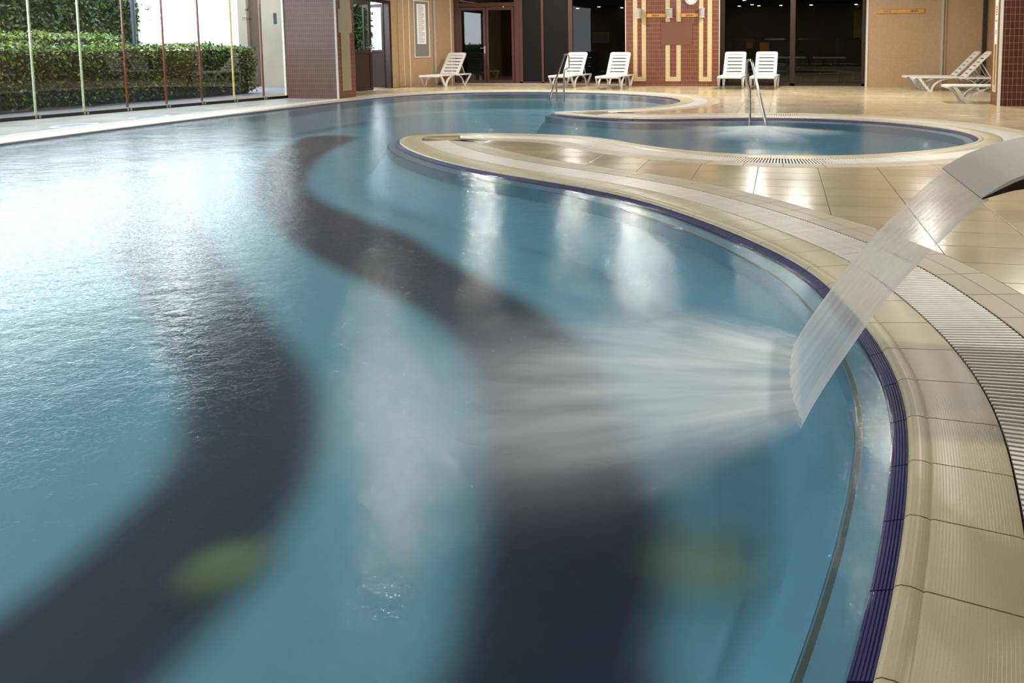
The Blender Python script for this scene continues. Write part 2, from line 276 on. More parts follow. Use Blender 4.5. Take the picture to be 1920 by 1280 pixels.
# ------------------------------------------------------------------ helpers
def tag(o, label=None, cat=None, group=None, kind=None):
    for k, v in (('label', label), ('category', cat), ('group', group), ('kind', kind)):
        if v: o[k] = v
    return o
def empty(name, loc=(0, 0, 0), rz=0., **k):
    o = bpy.data.objects.new(name, None); C.objects.link(o); o.location = loc; o.rotation_euler = (0, 0, rz); return tag(o, **k)
class MB:
    def __init__(s): s.v = []; s.f = []; s.uv = {}; s.sm = False
    def add(s, vs, fs, uvs=None):
        b = len(s.v); s.v += [tuple(map(float, p)) for p in vs]
        for i, f in enumerate(fs):
            if uvs is not None: s.uv[len(s.f)] = uvs[i]
            s.f.append(tuple(b+j for j in f))
        return s
    def box(s, x0, y0, z0, x1, y1, z1):
        return s.add([(x0, y0, z0), (x1, y0, z0), (x1, y1, z0), (x0, y1, z0), (x0, y0, z1), (x1, y0, z1), (x1, y1, z1), (x0, y1, z1)],
                     [(3, 2, 1, 0), (4, 5, 6, 7), (0, 1, 5, 4), (1, 2, 6, 5), (2, 3, 7, 6), (3, 0, 4, 7)])
    def bbox(s, x0, y0, z0, x1, y1, z1, b=.004):
        """box with chamfered edges"""
        cx, cy, cz = (x0+x1)/2, (y0+y1)/2, (z0+z1)/2; h = np.array([x1-x0, y1-y0, z1-z0])/2; vs = []; idx = {}
        b = min(b, h.min()*.8)
        for sx in (-1, 1):
            for sy in (-1, 1):
                for sz in (-1, 1):
                    for a in range(3):
                        d = np.array([b, b, b]); d[a] = 0; p = np.array([cx, cy, cz])+np.array([sx, sy, sz])*(h-d); idx[(sx, sy, sz, a)] = len(vs); vs.append(p)
        fs = []
        for a in range(3):
            u, v_ = (a+1) % 3, (a+2) % 3
            for sg in (-1, 1):
                q = []
                for (su, sv) in ((-1, -1), (1, -1), (1, 1), (-1, 1)):
                    k = [0, 0, 0]; k[a] = sg; k[u] = su; k[v_] = sv; q.append(idx[(*k, a)])
                fs.append(tuple(q if sg > 0 else q[::-1]))
            for su in (-1, 1):
                for sv in (-1, 1):
                    k0 = [0, 0, 0]; k1 = [0, 0, 0]; k0[a] = -1; k1[a] = 1
                    for k in (k0, k1): k[u] = su; k[v_] = sv
                    q = [idx[(*k0, u)], idx[(*k1, u)], idx[(*k1, v_)], idx[(*k0, v_)]]; fs.append(tuple(q if su*sv > 0 else q[::-1]))
        for sx in (-1, 1):
            for sy in (-1, 1):
                for sz in (-1, 1):
                    q = [idx[(sx, sy, sz, a)] for a in range(3)]; fs.append(tuple(q if sx*sy*sz > 0 else q[::-1]))
        return s.add(vs, fs)
    def quad(s, p, uvs=None): return s.add(p, [tuple(range(len(p)))], [uvs] if uvs else None)
    def prism(s, poly, axis, a0, a1):
        """extrude a 2-D polygon along an axis ('x','y','z')"""
        n = len(poly)
        def P(q, a): return (a, q[0], q[1]) if axis == 'x' else ((q[0], a, q[1]) if axis == 'y' else (q[0], q[1], a))
        vs = [P(q, a0) for q in poly]+[P(q, a1) for q in poly]
        fs = [tuple(range(n))[::-1], tuple(range(n, 2*n))]+[(i, (i+1) % n, n+(i+1) % n, n+i) for i in range(n)]
        return s.add(vs, fs)
    def tube(s, pts, r, n=10, cap=True):
        pts = [Vector(p) for p in pts]; rr = r if hasattr(r, '__len__') else [r]*len(pts); rings = []; up = None; b = len(s.v)
        for i, p in enumerate(pts):
            d = (pts[min(i+1, len(pts)-1)]-pts[max(i-1, 0)]).normalized()
            if up is None: up = d.orthogonal().normalized()
            up = (up-d*up.dot(d)).normalized(); side = d.cross(up)
            for k in range(n):
                a = 2*math.pi*k/n; s.v.append(tuple(p+(up*math.cos(a)+side*math.sin(a))*rr[i]))
        for i in range(len(pts)-1):
            for k in range(n): s.f.append((b+i*n+k, b+i*n+(k+1) % n, b+(i+1)*n+(k+1) % n, b+(i+1)*n+k))
        if cap: s.f.append(tuple(b+k for k in range(n))[::-1]); s.f.append(tuple(b+(len(pts)-1)*n+k for k in range(n)))
        return s
    def lathe(s, prof, n=20, c=(0, 0, 0)):
        b = len(s.v)
        for r, z in prof:
            for k in range(n): a = 2*math.pi*k/n; s.v.append((c[0]+r*math.cos(a), c[1]+r*math.sin(a), c[2]+z))
        for i in range(len(prof)-1):
            for k in range(n): s.f.append((b+i*n+k, b+i*n+(k+1) % n, b+(i+1)*n+(k+1) % n, b+(i+1)*n+k))
        return s
    def mesh(s, name, mat, smooth=False):
        me = bpy.data.meshes.new(name); me.from_pydata(s.v, [], s.f)
        if s.uv:
            u = me.uv_layers.new(name='UVMap')
            for i, p in enumerate(me.polygons):
                q = s.uv.get(i)
                if q:
                    for li, c in zip(p.loop_indices, q): u.data[li].uv = c
        for m_ in (mat if isinstance(mat, (list, tuple)) else [mat]): me.materials.append(m_)
        if smooth:
            me.polygons.foreach_set('use_smooth', [True]*len(me.polygons))
            try: me.set_sharp_from_angle(angle=math.radians(40))
            except Exception: pass
        me.update(); return me
    def build(s, name, mat, parent=None, smooth=False, **k):
        o = bpy.data.objects.new(name, s.mesh(name, mat, smooth)); C.objects.link(o)
        if parent is not None: o.parent = parent
        return tag(o, **k)
def boxuv(o):
    """UV in metres from the dominant face direction"""
    me = o.data; u = me.uv_layers.new(name='UVMap') if not me.uv_layers else me.uv_layers[0]
    for p in me.polygons:
        n = p.normal; hz = Vector((-n.y, n.x, 0))
        if hz.length < .1: a, b_ = Vector((1, 0, 0)), Vector((0, 1, 0))
        else: a, b_ = hz.normalized(), Vector((0, 0, 1))
        for li in p.loop_indices:
            co = me.vertices[me.loops[li].vertex_index].co; u.data[li].uv = (co.dot(a)+50, co.dot(b_)+50)
    return o
def copy_tree(o, parent=None):
    c = o.copy(); C.objects.link(c); c.parent = parent
    for ch in list(o.children): copy_tree(ch, c)
    return c
def round_path(pts, r, n=5):
    """polyline with rounded corners"""
    out = [Vector(pts[0])]
    for i in range(1, len(pts)-1):
        a, b_, c = Vector(pts[i-1]), Vector(pts[i]), Vector(pts[i+1]); d1 = (a-b_); d2 = (c-b_); rr = min(r, d1.length*.45, d2.length*.45)
        p, q = b_+d1.normalized()*rr, b_+d2.normalized()*rr
        for k in range(n+1): t = k/n; out.append(p*(1-t)**2+b_*2*t*(1-t)+q*t*t)
    out.append(Vector(pts[-1])); return out

# ------------------------------------------------------------------ pool outline (room metres, water line)
ctrl = [(.13, 1.37), (.19, 1.60), (.245, 1.83), (.29, 2.07), (.33, 2.32), (.35, 2.56), (.345, 2.80), (.32, 3.05), (.265, 3.35), (.19, 3.67), (.10, 3.95), (-.04, 4.24), (-.26, 4.6),
        (-.52, 4.97), (-.92, 5.45), (-1.37, 5.86), (-1.86, 6.19), (-2.33, 6.47), (-2.78, 6.77), (-3.28, 7.17), (-3.77, 7.64), (-4.2, 8.15), (-4.52, 8.65), (-4.67, 9.05), (-4.58, 9.33), (-4.23, 9.55),
        (-3.68, 9.68), (-3.05, 9.68), (-2.4, 9.52), (-1.95, 9.22), (-1.6, 8.86), (-1.25, 8.56), (-.9, 8.35), (-.45, 8.2), (.05, 8.15), (.5, 8.22), (.88, 8.36), (1.25, 8.59), (1.64, 8.92), (1.98, 9.33), (2.23, 9.82),
        (2.30, 10.35), (2.2, 10.88), (1.95, 11.35), (1.6, 11.75), (1.2, 12.05), (.75, 12.25), (.23, 12.34), (-.3, 12.33), (-.85, 12.22), (-1.35, 12.04), (-1.85, 11.9), (-2.4, 11.92), (-3.0, 12.14), (-3.6, 12.52),
        (-3.87, 12.83), (-3.78, 13.08), (-3.3, 13.36), (-2.8, 13.75), (-2.35, 14.35), (-2.1, 15.1), (-2.06, 15.9), (-2.28, 16.75), (-2.85, 17.55), (-3.7, 18.22), (-4.7, 18.6), (-5.8, 18.73), (-6.8, 18.66), (-7.6, 18.35), (-8.25, 17.8),
        (-8.65, 17.1), (-8.85, 16.3), (-8.95, 15.2), (-9.02, 13.8), (-9.05, 12.4), (-9.08, 11.), (-9.1, 9.5), (-9.05, 8.0), (-8.95, 6.6), (-8.85, 5.), (-8.8, 3.), (-8.6, 1.), (-7.8, -.5), (-6.2, -1.3), (-4.2, -1.6), (-2.4, -1.35), (-1.2, -.7), (-.55, .0), (-.2, .55), (.0, .98)]
ctrl = np.array(ctrl, float)*.9912
def catmull(P, k=24):
    out = []; n = len(P)
    for i in range(n):
        p0, p1, p2, p3 = P[i-1], P[i], P[(i+1) % n], P[(i+2) % n]
        for j in range(k):
            t = j/k; out.append(.5*((2*p1)+(-p0+p2)*t+(2*p0-5*p1+4*p2-p3)*t*t+(-p0+3*p1-3*p2+p3)*t**3))
    return np.array(out)
def resample(P, n):
    Q = np.vstack([P, P[:1]]); L = np.r_[0, np.cumsum(np.hypot(*np.diff(Q, axis=0).T))]; s = np.linspace(0, L[-1], n, endpoint=False)
    return np.stack([np.interp(s, L, Q[:, 0]), np.interp(s, L, Q[:, 1])], 1), L[-1]
W, LEN = resample(catmull(ctrl), 1400)
k = np.exp(-.5*(np.arange(-8, 9)/3.)**2); k /= k.sum()
Wp = np.vstack([W[-8:], W, W[:8]]); W = np.stack([np.convolve(Wp[:, i], k, 'valid') for i in (0, 1)], 1)
NT = round(LEN/.262)
W, LEN = resample(W, NT*5)
NS = len(W); DS = LEN/NS; TL = LEN/NT
area = .5*np.sum(W[:, 0]*np.roll(W[:, 1], -1)-np.roll(W[:, 0], -1)*W[:, 1])
T = np.roll(W, -1, 0)-np.roll(W, 1, 0); T /= np.hypot(*T.T)[:, None]
NO = np.stack([T[:, 1], -T[:, 0]], 1)*(1 if area > 0 else -1)      # outward, to the land
def dist_to_outline(P):
    P = np.atleast_2d(P); out = np.empty(len(P))
    for i in range(0, len(P), 4000):
        q = P[i:i+4000]; A_ = W; B_ = np.roll(W, -1, 0); d = B_-A_
        t = np.clip(((q[:, None]-A_)*d).sum(-1)/(d*d).sum(-1), 0, 1); out[i:i+4000] = np.sqrt((((q[:, None]-A_-t[..., None]*d))**2).sum(-1)).min(1)
    return out
def inside(P, poly=None):
    P = np.atleast_2d(P); poly = W if poly is None else poly; r = np.zeros(len(P), bool); a = poly; b = np.roll(poly, -1, 0)
    for i in range(0, len(P), 20000):
        q = P[i:i+20000]; c = (a[:, 1] > q[:, 1:2]) != (b[:, 1] > q[:, 1:2])
        with np.errstate(divide='ignore', invalid='ignore'): xi = (b[:, 0]-a[:, 0])*(q[:, 1:2]-a[:, 1])/(b[:, 1]-a[:, 1])+a[:, 0]
        r[i:i+20000] = (c & (q[:, 0:1] < xi)).sum(1) % 2 == 1
    return r
tg = np.arange(.04, 1.0, .03); tlim = np.full(NS, 1.)
for t_ in tg[::-1]:
    d = dist_to_outline(W+NO*t_); tlim[d < t_-.006] = np.minimum(tlim[d < t_-.006], t_-.03)
def S(s, d):
    """point at arc position s (in samples) and land-side distance d"""
    i = int(math.floor(s)); f = s-i; i %= NS; j = (i+1) % NS; n = NO[i]*(1-f)+NO[j]*f; p = W[i]*(1-f)+W[j]*f
    return p+n*d
def TLm(s): i = int(math.floor(s)) % NS; return min(tlim[i], tlim[(i+1) % NS])

D0, D1, D2, D3, D4 = .05, .30, .605, .725, .85
def ring_piece(s0, s1, prof, nseg, closed_bottom=None, cap=True):
    """solid following the edge from s0 to s1; prof = [(d, z)...] top profile; bottom z"""
    mb = MB(); n = len(prof); vs = []; S_ = np.linspace(s0, s1, nseg+1)
    for s in S_:
        lim = TLm(s)
        for d, z in prof: vs.append((*S(s, min(d, lim)), z))
        for d, z in (prof[-1], prof[0]): vs.append((*S(s, min(d, lim)), closed_bottom))
    m_ = n+2; fs = []; uv = []
    for i in range(nseg):
        for j in range(m_):
            a, b = i*m_+j, i*m_+(j+1) % m_; f = (a, b, b+m_, a+m_); fs.append(f if area < 0 else f[::-1])
            dj = lambda q: prof[q][0] if q < n else 0.; u0, u1 = S_[i]*DS, S_[i+1]*DS; q = [(u0, dj(j)), (u0, dj((j+1) % m_)), (u1, dj((j+1) % m_)), (u1, dj(j))]
            uv.append(q if area < 0 else q[::-1])
    for k_, rev in ((0, True), (nseg, False)):
        f = tuple(k_*m_+j for j in range(m_)); fs.append(f[::-1] if rev == (area < 0) else f); uv.append([(0, 0)]*m_)
    return mb.add(vs, fs, uv)

PXY = lambda s, d=0.: proj(*S(s, d), 0)
def vis(px, m=60): return -m < px[0] < 1920+m and -m < px[1] < 1280+m

# ------------------------------------------------------------------ pool shell, floor bands, water
shell = empty('pool_shell', (-4, 8, -1), kind='structure')
ZF = -.45
g = .05
xs = np.arange(-9.6, 2.7, g); ys = np.arange(-2.1, 19.2, g); GX, GY = np.meshgrid(xs, ys); P = np.stack([GX.ravel(), GY.ravel()], 1)
near = dist_to_outline(P); ins = inside(P)
keepv = (ins | (near < .14)).reshape(GX.shape)
def band(pix):
    return np.array([gz(x, y, ZF) for x, y in pix])
bands = [
    band([(560, 262), (610, 254), (668, 258), (615, 285), (584, 318), (578, 350), (610, 378), (680, 408), (760, 440), (850, 492), (950, 545), (1040, 600), (1120, 680), (1170, 780), (1210, 880), (1258, 980), (1262, 1080), (1235, 1200), (1225, 1400), (800, 1400), (835, 1250), (868, 1120), (895, 1000), (900, 880), (905, 780), (880, 690), (820, 610), (740, 560), (640, 510), (545, 455), (495, 400), (478, 345), (500, 300)]),
    band([(200, 330), (270, 320), (340, 370), (385, 430), (430, 500), (510, 600), (580, 690), (605, 780), (590, 880), (540, 980), (480, 1080), (400, 1180), (300, 1290), (160, 1420), (-200, 1500), (-200, 1290), (0, 1150), (120, 1060), (220, 970), (300, 890), (335, 800), (335, 720), (290, 620), (240, 520), (190, 420)]),
    band([(300, 268), (420, 258), (540, 243), (640, 230), (720, 214), (800, 207), (900, 203), (1010, 203), (1010, 196), (900, 193), (780, 196), (690, 205), (600, 220), (500, 238), (380, 252)]),
]
def seg_dist(P, poly):
    a = poly; b = np.roll(poly, -1, 0); d = b-a; out = np.empty(len(P))
    for i in range(0, len(P), 20000):
        q = P[i:i+20000]; t = np.clip(((q[:, None]-a)*d).sum(-1)/(d*d).sum(-1), 0, 1); out[i:i+20000] = np.sqrt(((q[:, None]-a-t[..., None]*d)**2).sum(-1)).min(1)
    return out
cov = np.zeros(len(P))
for bnd in bands:
    bnd, _ = resample(catmull(bnd, 8), 160)
    sd = seg_dist(P, bnd)*np.where(inside(P, bnd), 1, -1); t_ = np.clip(sd/.22+.5, 0, 1); cov = np.maximum(cov, t_*t_*(3-2*t_))
idx = -np.ones(GX.shape, int); idx[keepv] = np.arange(keepv.sum()); 
e_ = np.clip(np.where(ins, near-.09, 0)/.26, 0, 1); zz_ = -.15+(ZF+.15)*(e_*e_*(3-2*e_)); zz_ = np.where(ins & (near > .05), zz_, -.15)
vs = np.c_[P[keepv.ravel()], zz_[keepv.ravel()]]
q = keepv[:-1, :-1] & keepv[1:, :-1] & keepv[:-1, 1:] & keepv[1:, 1:]
fs = np.stack([idx[:-1, :-1][q], idx[:-1, 1:][q], idx[1:, 1:][q], idx[1:, :-1][q]], 1)
me = bpy.data.meshes.new('pool_floor'); me.from_pydata(vs.tolist(), [], fs.tolist()); at = me.attributes.new('band', 'FLOAT', 'POINT'); at.data.foreach_set('value', cov[keepv.ravel()].astype(np.float32)); me.materials.append(M['pool_floor']); me.polygons.foreach_set('use_smooth', [True]*len(me.polygons))
o = bpy.data.objects.new('pool_floor', me); C.objects.link(o); o.parent = shell; o.matrix_parent_inverse = shell.matrix_world.inverted(); o.location = (4, -8, 1)
shell.location = (0, 0, 0); o.location = (0, 0, 0); o.matrix_parent_inverse = Matrix.Identity(4)
def ribbon(name, mat, d0, z0, d1, z1, parent=None, step=1):
    mb = MB(); n = NS//step; vs = []
    for i in range(n): vs += [(*S(i*step, d0), z0), (*S(i*step, d1), z1)]
    mb.add(vs, [(2*i, 2*i+1, (2*i+3) % (2*n), (2*i+2) % (2*n)) for i in range(n)]); return mb.build(name, mat, parent)
ribbon('ledge', M['pool_wall'], .0, -.045, -.10, -.066, shell); ribbon('pool_wall', M['pool_wall'], -.10, -.064, -.10, -.30, shell)
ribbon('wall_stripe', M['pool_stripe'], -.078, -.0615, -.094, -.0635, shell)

def cdt_area(polys, keep, z, uvs=False):
    vv = []; ee = []
    for p in polys:
        b = len(vv); vv += [Vector((float(a), float(c))) for a, c in p]; ee += [(b+i, b+(i+1) % len(p)) for i in range(len(p))]
    rv, re, rf, *_ = delaunay_2d_cdt(vv, ee, [], 0, 1e-5)
    rv = np.array([tuple(v) for v in rv]); rf = np.array([tuple(f) for f in rf]); cen = rv[rf].mean(1); kf = rf[keep(cen)]
    mb = MB(); mb.add(np.c_[rv, np.full(len(rv), z)], [tuple(int(i) for i in f) for f in kf]); return mb
ZW = -.03
wl = W+NO*.012
mb = cdt_area([wl], lambda c: inside(c, wl), ZW)
mb.build('pool_water', M['water'], label='blue rippled water filling the curved indoor pool', cat='water', kind='stuff')

# ------------------------------------------------------------------ coping, blue grip strip
coping = empty('pool_coping', kind='structure')
gap = .004
for k_ in range(NT):
    s0, s1 = k_*5+gap/DS/2, (k_+1)*5-gap/DS/2
    lim = tlim[(k_*5) % NS]
    pc = [(.046, -.012), (.05, -.006), (.060, .0), (.080, .0015), (.098, -.001), (.103, -.0035), (.108, -.001), (.112, 0), (.29, 0.), (D1, -.003)]
    v_ = vis(PXY(s0, .15), 150)
    o = ring_piece(s0, s1, pc, 5, -.055).build('coping_tile', M['coping'], coping, smooth=True)
    rb = [(-.001, -.05)]
    for r_ in range(6):
        d = -.001+r_*.0078; z = -.034+(d+.001)/.047*.017; rb += [(d, z), (d+.002, z+.0028), (d+.0065, z+.0052), (d+.0085, z+.0030)]
    rb += [(.0465, -.0135)]
    ring_piece(s0, s1, rb, 5, -.07).build('blue_tile', M['blue'], coping, smooth=False)
ribbon('joint_bed', M['grout'], .0, -.038, .047, -.021, coping); ribbon('joint_bed', M['grout'], .047, -.021, .06, -.008, coping); ribbon('joint_bed', M['grout'], .06, -.008, .29, -.008, coping)

# ------------------------------------------------------------------ overflow channel and grates
ok = np.array([min(TLm(i), TLm(i+3), TLm(i-3)) > .64 for i in range(NS)])
starts = [i for i in range(NS) if ok[i] and not ok[i-1]]
runs = []
for a in starts:
    b = a
    while ok[b % NS] and b-a < NS: b += 1
    if (b-a)*DS > 2: runs.append((a, b))
slat = MB().bbox(-.0072, D1+.006, -.010, .0072, D2-.006, 0.0, .0025)
slat_me = slat.mesh('slat', M['slat'])
def place_slat(s, parent, me_):
    o = bpy.data.objects.new('slat', me_); C.objects.link(o); o.parent = parent; p = S(s, 0); q_ = S(s, .5)-p; o.location = (p[0], p[1], -.001); o.rotation_euler = (0, 0, math.atan2(q_[1], q_[0])-math.pi/2); return o
gutter = empty('overflow_channel', kind='structure')
lab = {'near': 'white slatted overflow grate along the near curved pool edge under the spout', 'whirl': 'white slatted overflow grate ringing the round bubbling basin', 'far': 'white slatted overflow grate around the far bay and the window side of the pool'}
segs = []
for a, b in runs:
    mid = S((a+b)/2, 0); ysr = np.array([W[i % NS][1] for i in range(a, b)])
    if ysr.min() < 0:
        j = a+int(np.argmin(ysr)); segs += [(a, j), (j, b)]
    else: segs.append((a, b))
for a, b in segs:
    p0, p1 = S(a, 0), S(b, 0); key = 'whirl' if (S((a+b)/2, 0)[0] > -1 and S((a+b)/2, 0)[1] > 7) else None
    if key is None:
        ymax = max(W[i % NS][1] for i in range(a, b)); key = 'far' if ymax > 12 else 'near'
    L_ = (b-a)*DS; n = int(L_/.0235); ss = [a+(i+.5)/n*(b-a) for i in range(n)]
    vi = [(i, proj(*S(s, .45), 0)) for i, s in enumerate(ss)]
    show = sorted([i for i, p in vi if vis(p)], key=lambda i: np.hypot(*S(ss[i], .45)))[:296]; shs = set(show)
    g_ = empty('overflow_grate', (float(S(ss[n//2], .45)[0]), float(S(ss[n//2], .45)[1]), 0), label=lab[key], cat='grate'); off = -g_.location
    rest = MB()
    for i, s in enumerate(ss):
        if i in shs:
            o = place_slat(s, g_, slat_me); o.location += off
        elif key != 'near' or S(s, 0)[1] > -.3:
            p = S(s, 0); q_ = S(s, .5)-p; an = math.atan2(q_[1], q_[0])-math.pi/2; ca, sa = math.cos(an), math.sin(an)
            tmp = MB().box(-.0072, D1+.006, -.010, .0072, D2-.006, 0.0)
            rest.add([(p[0]+x*ca-y*sa+off[0], p[1]+x*sa+y*ca+off[1], z-.001) for x, y, z in tmp.v], tmp.f)
    if rest.v: rest.build('slat', M['slat'], g_, kind='stuff')
    # connecting rods under the slats
    rods = MB()
    for dd in (.36, .45, .545):
        pts = [(*(S(s, dd)+np.array(off[:2])), -.014) for s in np.linspace(a+.3, b-.3, max(8, int((b-a)/2)))]
        rods.tube(pts, .004, 4)
    rods.build('connecting_rod', M['slat'], g_)
    ch = MB(); n2 = b-a; vs = []
    for i in range(n2+1):
        for d, z in ((D1, -.004), (D1+.001, -.075), (D2-.001, -.075), (D2, -.004)): vs.append((*S(a+i, d), z))
    ch.add(vs, [(4*i+j, 4*i+j+1, 4*i+j+5, 4*i+j+4) for i in range(n2) for j in range(3)]); ch.build('channel', M['gutter'], gutter)

# two rows of border tiles outside the grate
border = empty('pool_border', kind='structure')
pieces = []
for a, b in segs:
    n = int((b-a)/5)
    for r_, (da, db) in enumerate(((D2, D3), (D3, D4))):
        for i in range(n):
            s0 = a+(i+.5*(r_ % 2)*0)*(b-a)/n; s1 = s0+(b-a)/n; m_ = (s0+s1)/2
            if TLm(m_) < da+.03: continue
            pieces.append((s0, s1, da, db, proj(*S(m_, da), 0), float(np.hypot(*S(m_, da)))))
pieces.sort(key=lambda p: (not vis(p[4]), p[5]))
rest = MB()
for i, (s0, s1, da, db, px, dd) in enumerate(pieces):
    if not vis(px, 400) and S(s0, 0)[1] < 0: continue
    g2 = .0022/DS; pr = [(da+.0012, -.002), (da+.003, 0), (db-.003, 0), (db-.0012, -.002)]
    rp = ring_piece(s0+g2, s1-g2, pr, 3, -.03)
    if i < 298 and vis(px): rp.build('tile', M['border'], border)
    else: rest.add(rp.v, rp.f, [rp.uv[j] for j in range(len(rp.f))])
rest.build('tile', M['border'], border, kind='stuff')

# ------------------------------------------------------------------ floor
floor = empty('floor', kind='structure')
ROOM = dict(x0=-11.9, x1=7.2, y0=-4., y1=24.5)
rect = np.array([(ROOM['x0'], ROOM['y0']), (ROOM['x1'], ROOM['y0']), (ROOM['x1'], ROOM['y1']), (ROOM['x0'], ROOM['y1'])])
okr = np.zeros(NS, bool)
for a, b in segs:
    for i in range(a, b+1): okr[i % NS] = True
hole = np.array([S(i, (D2 if okr[i] else min(.285, tlim[i]-.02))) for i in range(0, NS)])
cdt_area([rect, hole], lambda c: (~inside(c, hole)), -.0045).build('screed', M['grout'], floor)
TX, TY, X0, Y0 = .5265, .3395, -.2, 4.85
tiles = []
def sdist(P):
    d = dist_to_outline(P); return np.where(inside(P), -d, d)
ii = range(int((ROOM['x0']-X0)//TX)-1, int((ROOM['x1']-X0)//TX)+1); jj = range(int((-1.5-Y0)//TY), int((22.6-Y0)//TY)+1)
cells = [(i, j) for i in ii for j in jj]
cen = np.array([(X0+(i+.5)*TX, Y0+(j+.5)*TY) for i, j in cells]); sdc = sdist(cen)
def tri_prism(poly, z0, z1): return MB().prism(poly, 'z', z0, z1)
wlx = lambda y: -11.62+.17*(y-10.45)
for (i, j), c, sd0 in zip(cells, cen, sdc):
    if sd0 < .28 or c[0] < wlx(c[1])-.35: continue
    hx, hy = TX/2-.0024, TY/2-.0032; poly = np.array([(c[0]-hx, c[1]-hy), (c[0]+hx, c[1]-hy), (c[0]+hx, c[1]+hy), (c[0]-hx, c[1]+hy)])
    lim = D4+.002
    if sd0 < lim+.36:
        den = []
        for a in range(4):
            for t_ in np.linspace(0, 1, 9)[:-1]: den.append(poly[a]*(1-t_)+poly[(a+1) % 4]*t_)
        den = np.array(den); sd = dist_to_outline(den)
        if not (S is None):
            # at the tips the ring is missing: tiles run up to the coping
            nearest = np.array([np.argmin(((W-p)**2).sum(1)) for p in den]); lims = np.where(okr[nearest], lim, D1+.004)
        f = sd-lims
        if (f > 0).all(): pass
        elif (f <= 0).all(): continue
        else:
            out = []
            for a in range(len(den)):
                b = (a+1) % len(den)
                if f[a] > 0 and (a % 8 == 0): out.append(den[a])
                if (f[a] > 0) != (f[b] > 0): t_ = f[a]/(f[a]-f[b]); out.append(den[a]*(1-t_)+den[b]*t_)
            if len(out) < 3: continue
            poly = np.array(out)
            ar = .5*abs(np.sum(poly[:, 0]*np.roll(poly[:, 1], -1)-np.roll(poly[:, 0], -1)*poly[:, 1]))
            if ar < .0008: continue
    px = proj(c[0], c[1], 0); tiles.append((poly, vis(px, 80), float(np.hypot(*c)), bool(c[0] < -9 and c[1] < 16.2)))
tiles.sort(key=lambda t: (not t[1], t[2]))
rest = MB(); rest_daylit = MB()
for i, (poly, v_, d, daylit_) in enumerate(tiles):
    if not v_ and poly[:, 1].mean() < 1.5: continue
    mb = MB(); n = len(poly); c = poly.mean(0); inn = c+(poly-c)*.994
    mb.add([(*p, -.02) for p in poly]+[(*p, -.0012) for p in poly]+[(*p, 0.) for p in inn], [tuple(range(2*n, 3*n))]+[(a, (a+1) % n, n+(a+1) % n, n+a) for a in range(n)]+[(n+a, n+(a+1) % n, 2*n+(a+1) % n, 2*n+a) for a in range(n)])
    if i < 298 and v_: mb.build('tile', M['pale' if daylit_ else 'tile'], floor)
    else: (rest_daylit if daylit_ else rest).add(mb.v, mb.f)
rest.build('tile', M['tile'], floor, kind='stuff'); rest_daylit.build('tile', M['pale'], floor, kind='stuff')

# ------------------------------------------------------------------ room shell
def wall(name, x0, y0, z0, x1, y1, z1, mat, **k):
    return boxuv(MB().box(x0, y0, z0, x1, y1, z1).build(name, mat, **({'kind': 'structure'} | k)))
wall('ceiling', ROOM['x0']-.4, ROOM['y0'], CEIL, ROOM['x1'], 22.6, CEIL+.2, M['ceiling'])
wall('wall_rear', ROOM['x0'], -4.2, 0, ROOM['x1'], -4., CEIL, M['tan_wall'])
wall('wall_right', ROOM['x1'], -4.2, 0, ROOM['x1']+.2, 24.5, CEIL, M['tan_wall'])
# tan wall beside the glazing (back of the hall)
YB = 21.6
wall('wall_back', 2.19, YB, 0, 7.2, YB+.25, CEIL, M['tan_wall'])
MB().box(2.165, YB-.012, 0, 2.195, YB+.25, CEIL).build('trim_1', M['white_trim'], kind='structure')
p = empty('trim_2', (4.06, YB, 0), kind='structure')
MB().bbox(-.045, -.05, 0, .0, 0, CEIL).build('grey_pipe', M['grey_metal'], p); MB().bbox(.03, -.03, 0, .075, 0, CEIL).build('cream_strip', M['beige_tile'], p)
MB().bbox(5.0, YB-.06, 0, 5.10, YB, CEIL).build('trim_3', M['dark_frame'], kind='structure')

# tiled pier between the glazed bays
pier = empty('wall_pier', (-2.97, YB, 0), kind='structure')
boxuv(MB().box(-1.30, 0, 0, 1.29, 1.0, CEIL).build('pier_tiling', M['red_tile'], pier))
for x in (-1.305, 1.285): MB().box(x-.008, -.012, 0, x+.012, 0, CEIL).build('corner_trim', M['white_trim'], pier)
for xa, xb, cut in ((-1.09, -.73, None), (-.185, .235, (1.12, 1.76)), (.735, 1.085, None)):
    wd = .118; u = MB()
    zs = [(0.13, CEIL)] if cut is None else [(.13, cut[0]), (cut[1], CEIL)]
    for za, zb in zs:
        u.box(xa, -.006, za, xa+wd, 0, zb); u.box(xb-wd, -.006, za, xb, 0, zb)
    u.box(xa+wd, -.006, .13, xb-wd, 0, .25); boxuv(u.build('beige_inlay', M['beige_tile'], pier))

# left column
col = empty('column', (-9.98, 15.85, 0), kind='structure')
boxuv(MB().box(-.60, -.36, 0, .59, .36, CEIL).build('column_tiling', M['mauve_tile'], col))
boxuv(MB().box(.59, -.35, 0, .606, .36, CEIL).build('side_tiling', M['brown_tile'], col))
MB().box(.575, -.372, 0, .612, -.345, CEIL).build('corner_trim', M['white_trim'], col)
sp_ = MB(); 
for ya, yb, za, zb in ((-.20, .16, .16, 1.42), (-.28, .26, 1.42, 1.93), (-.2, .22, 1.93, 2.6)): sp_.box(.606, ya, za, .613, yb, zb)
sp_.build('beige_panel', M['panel_beige'], col)

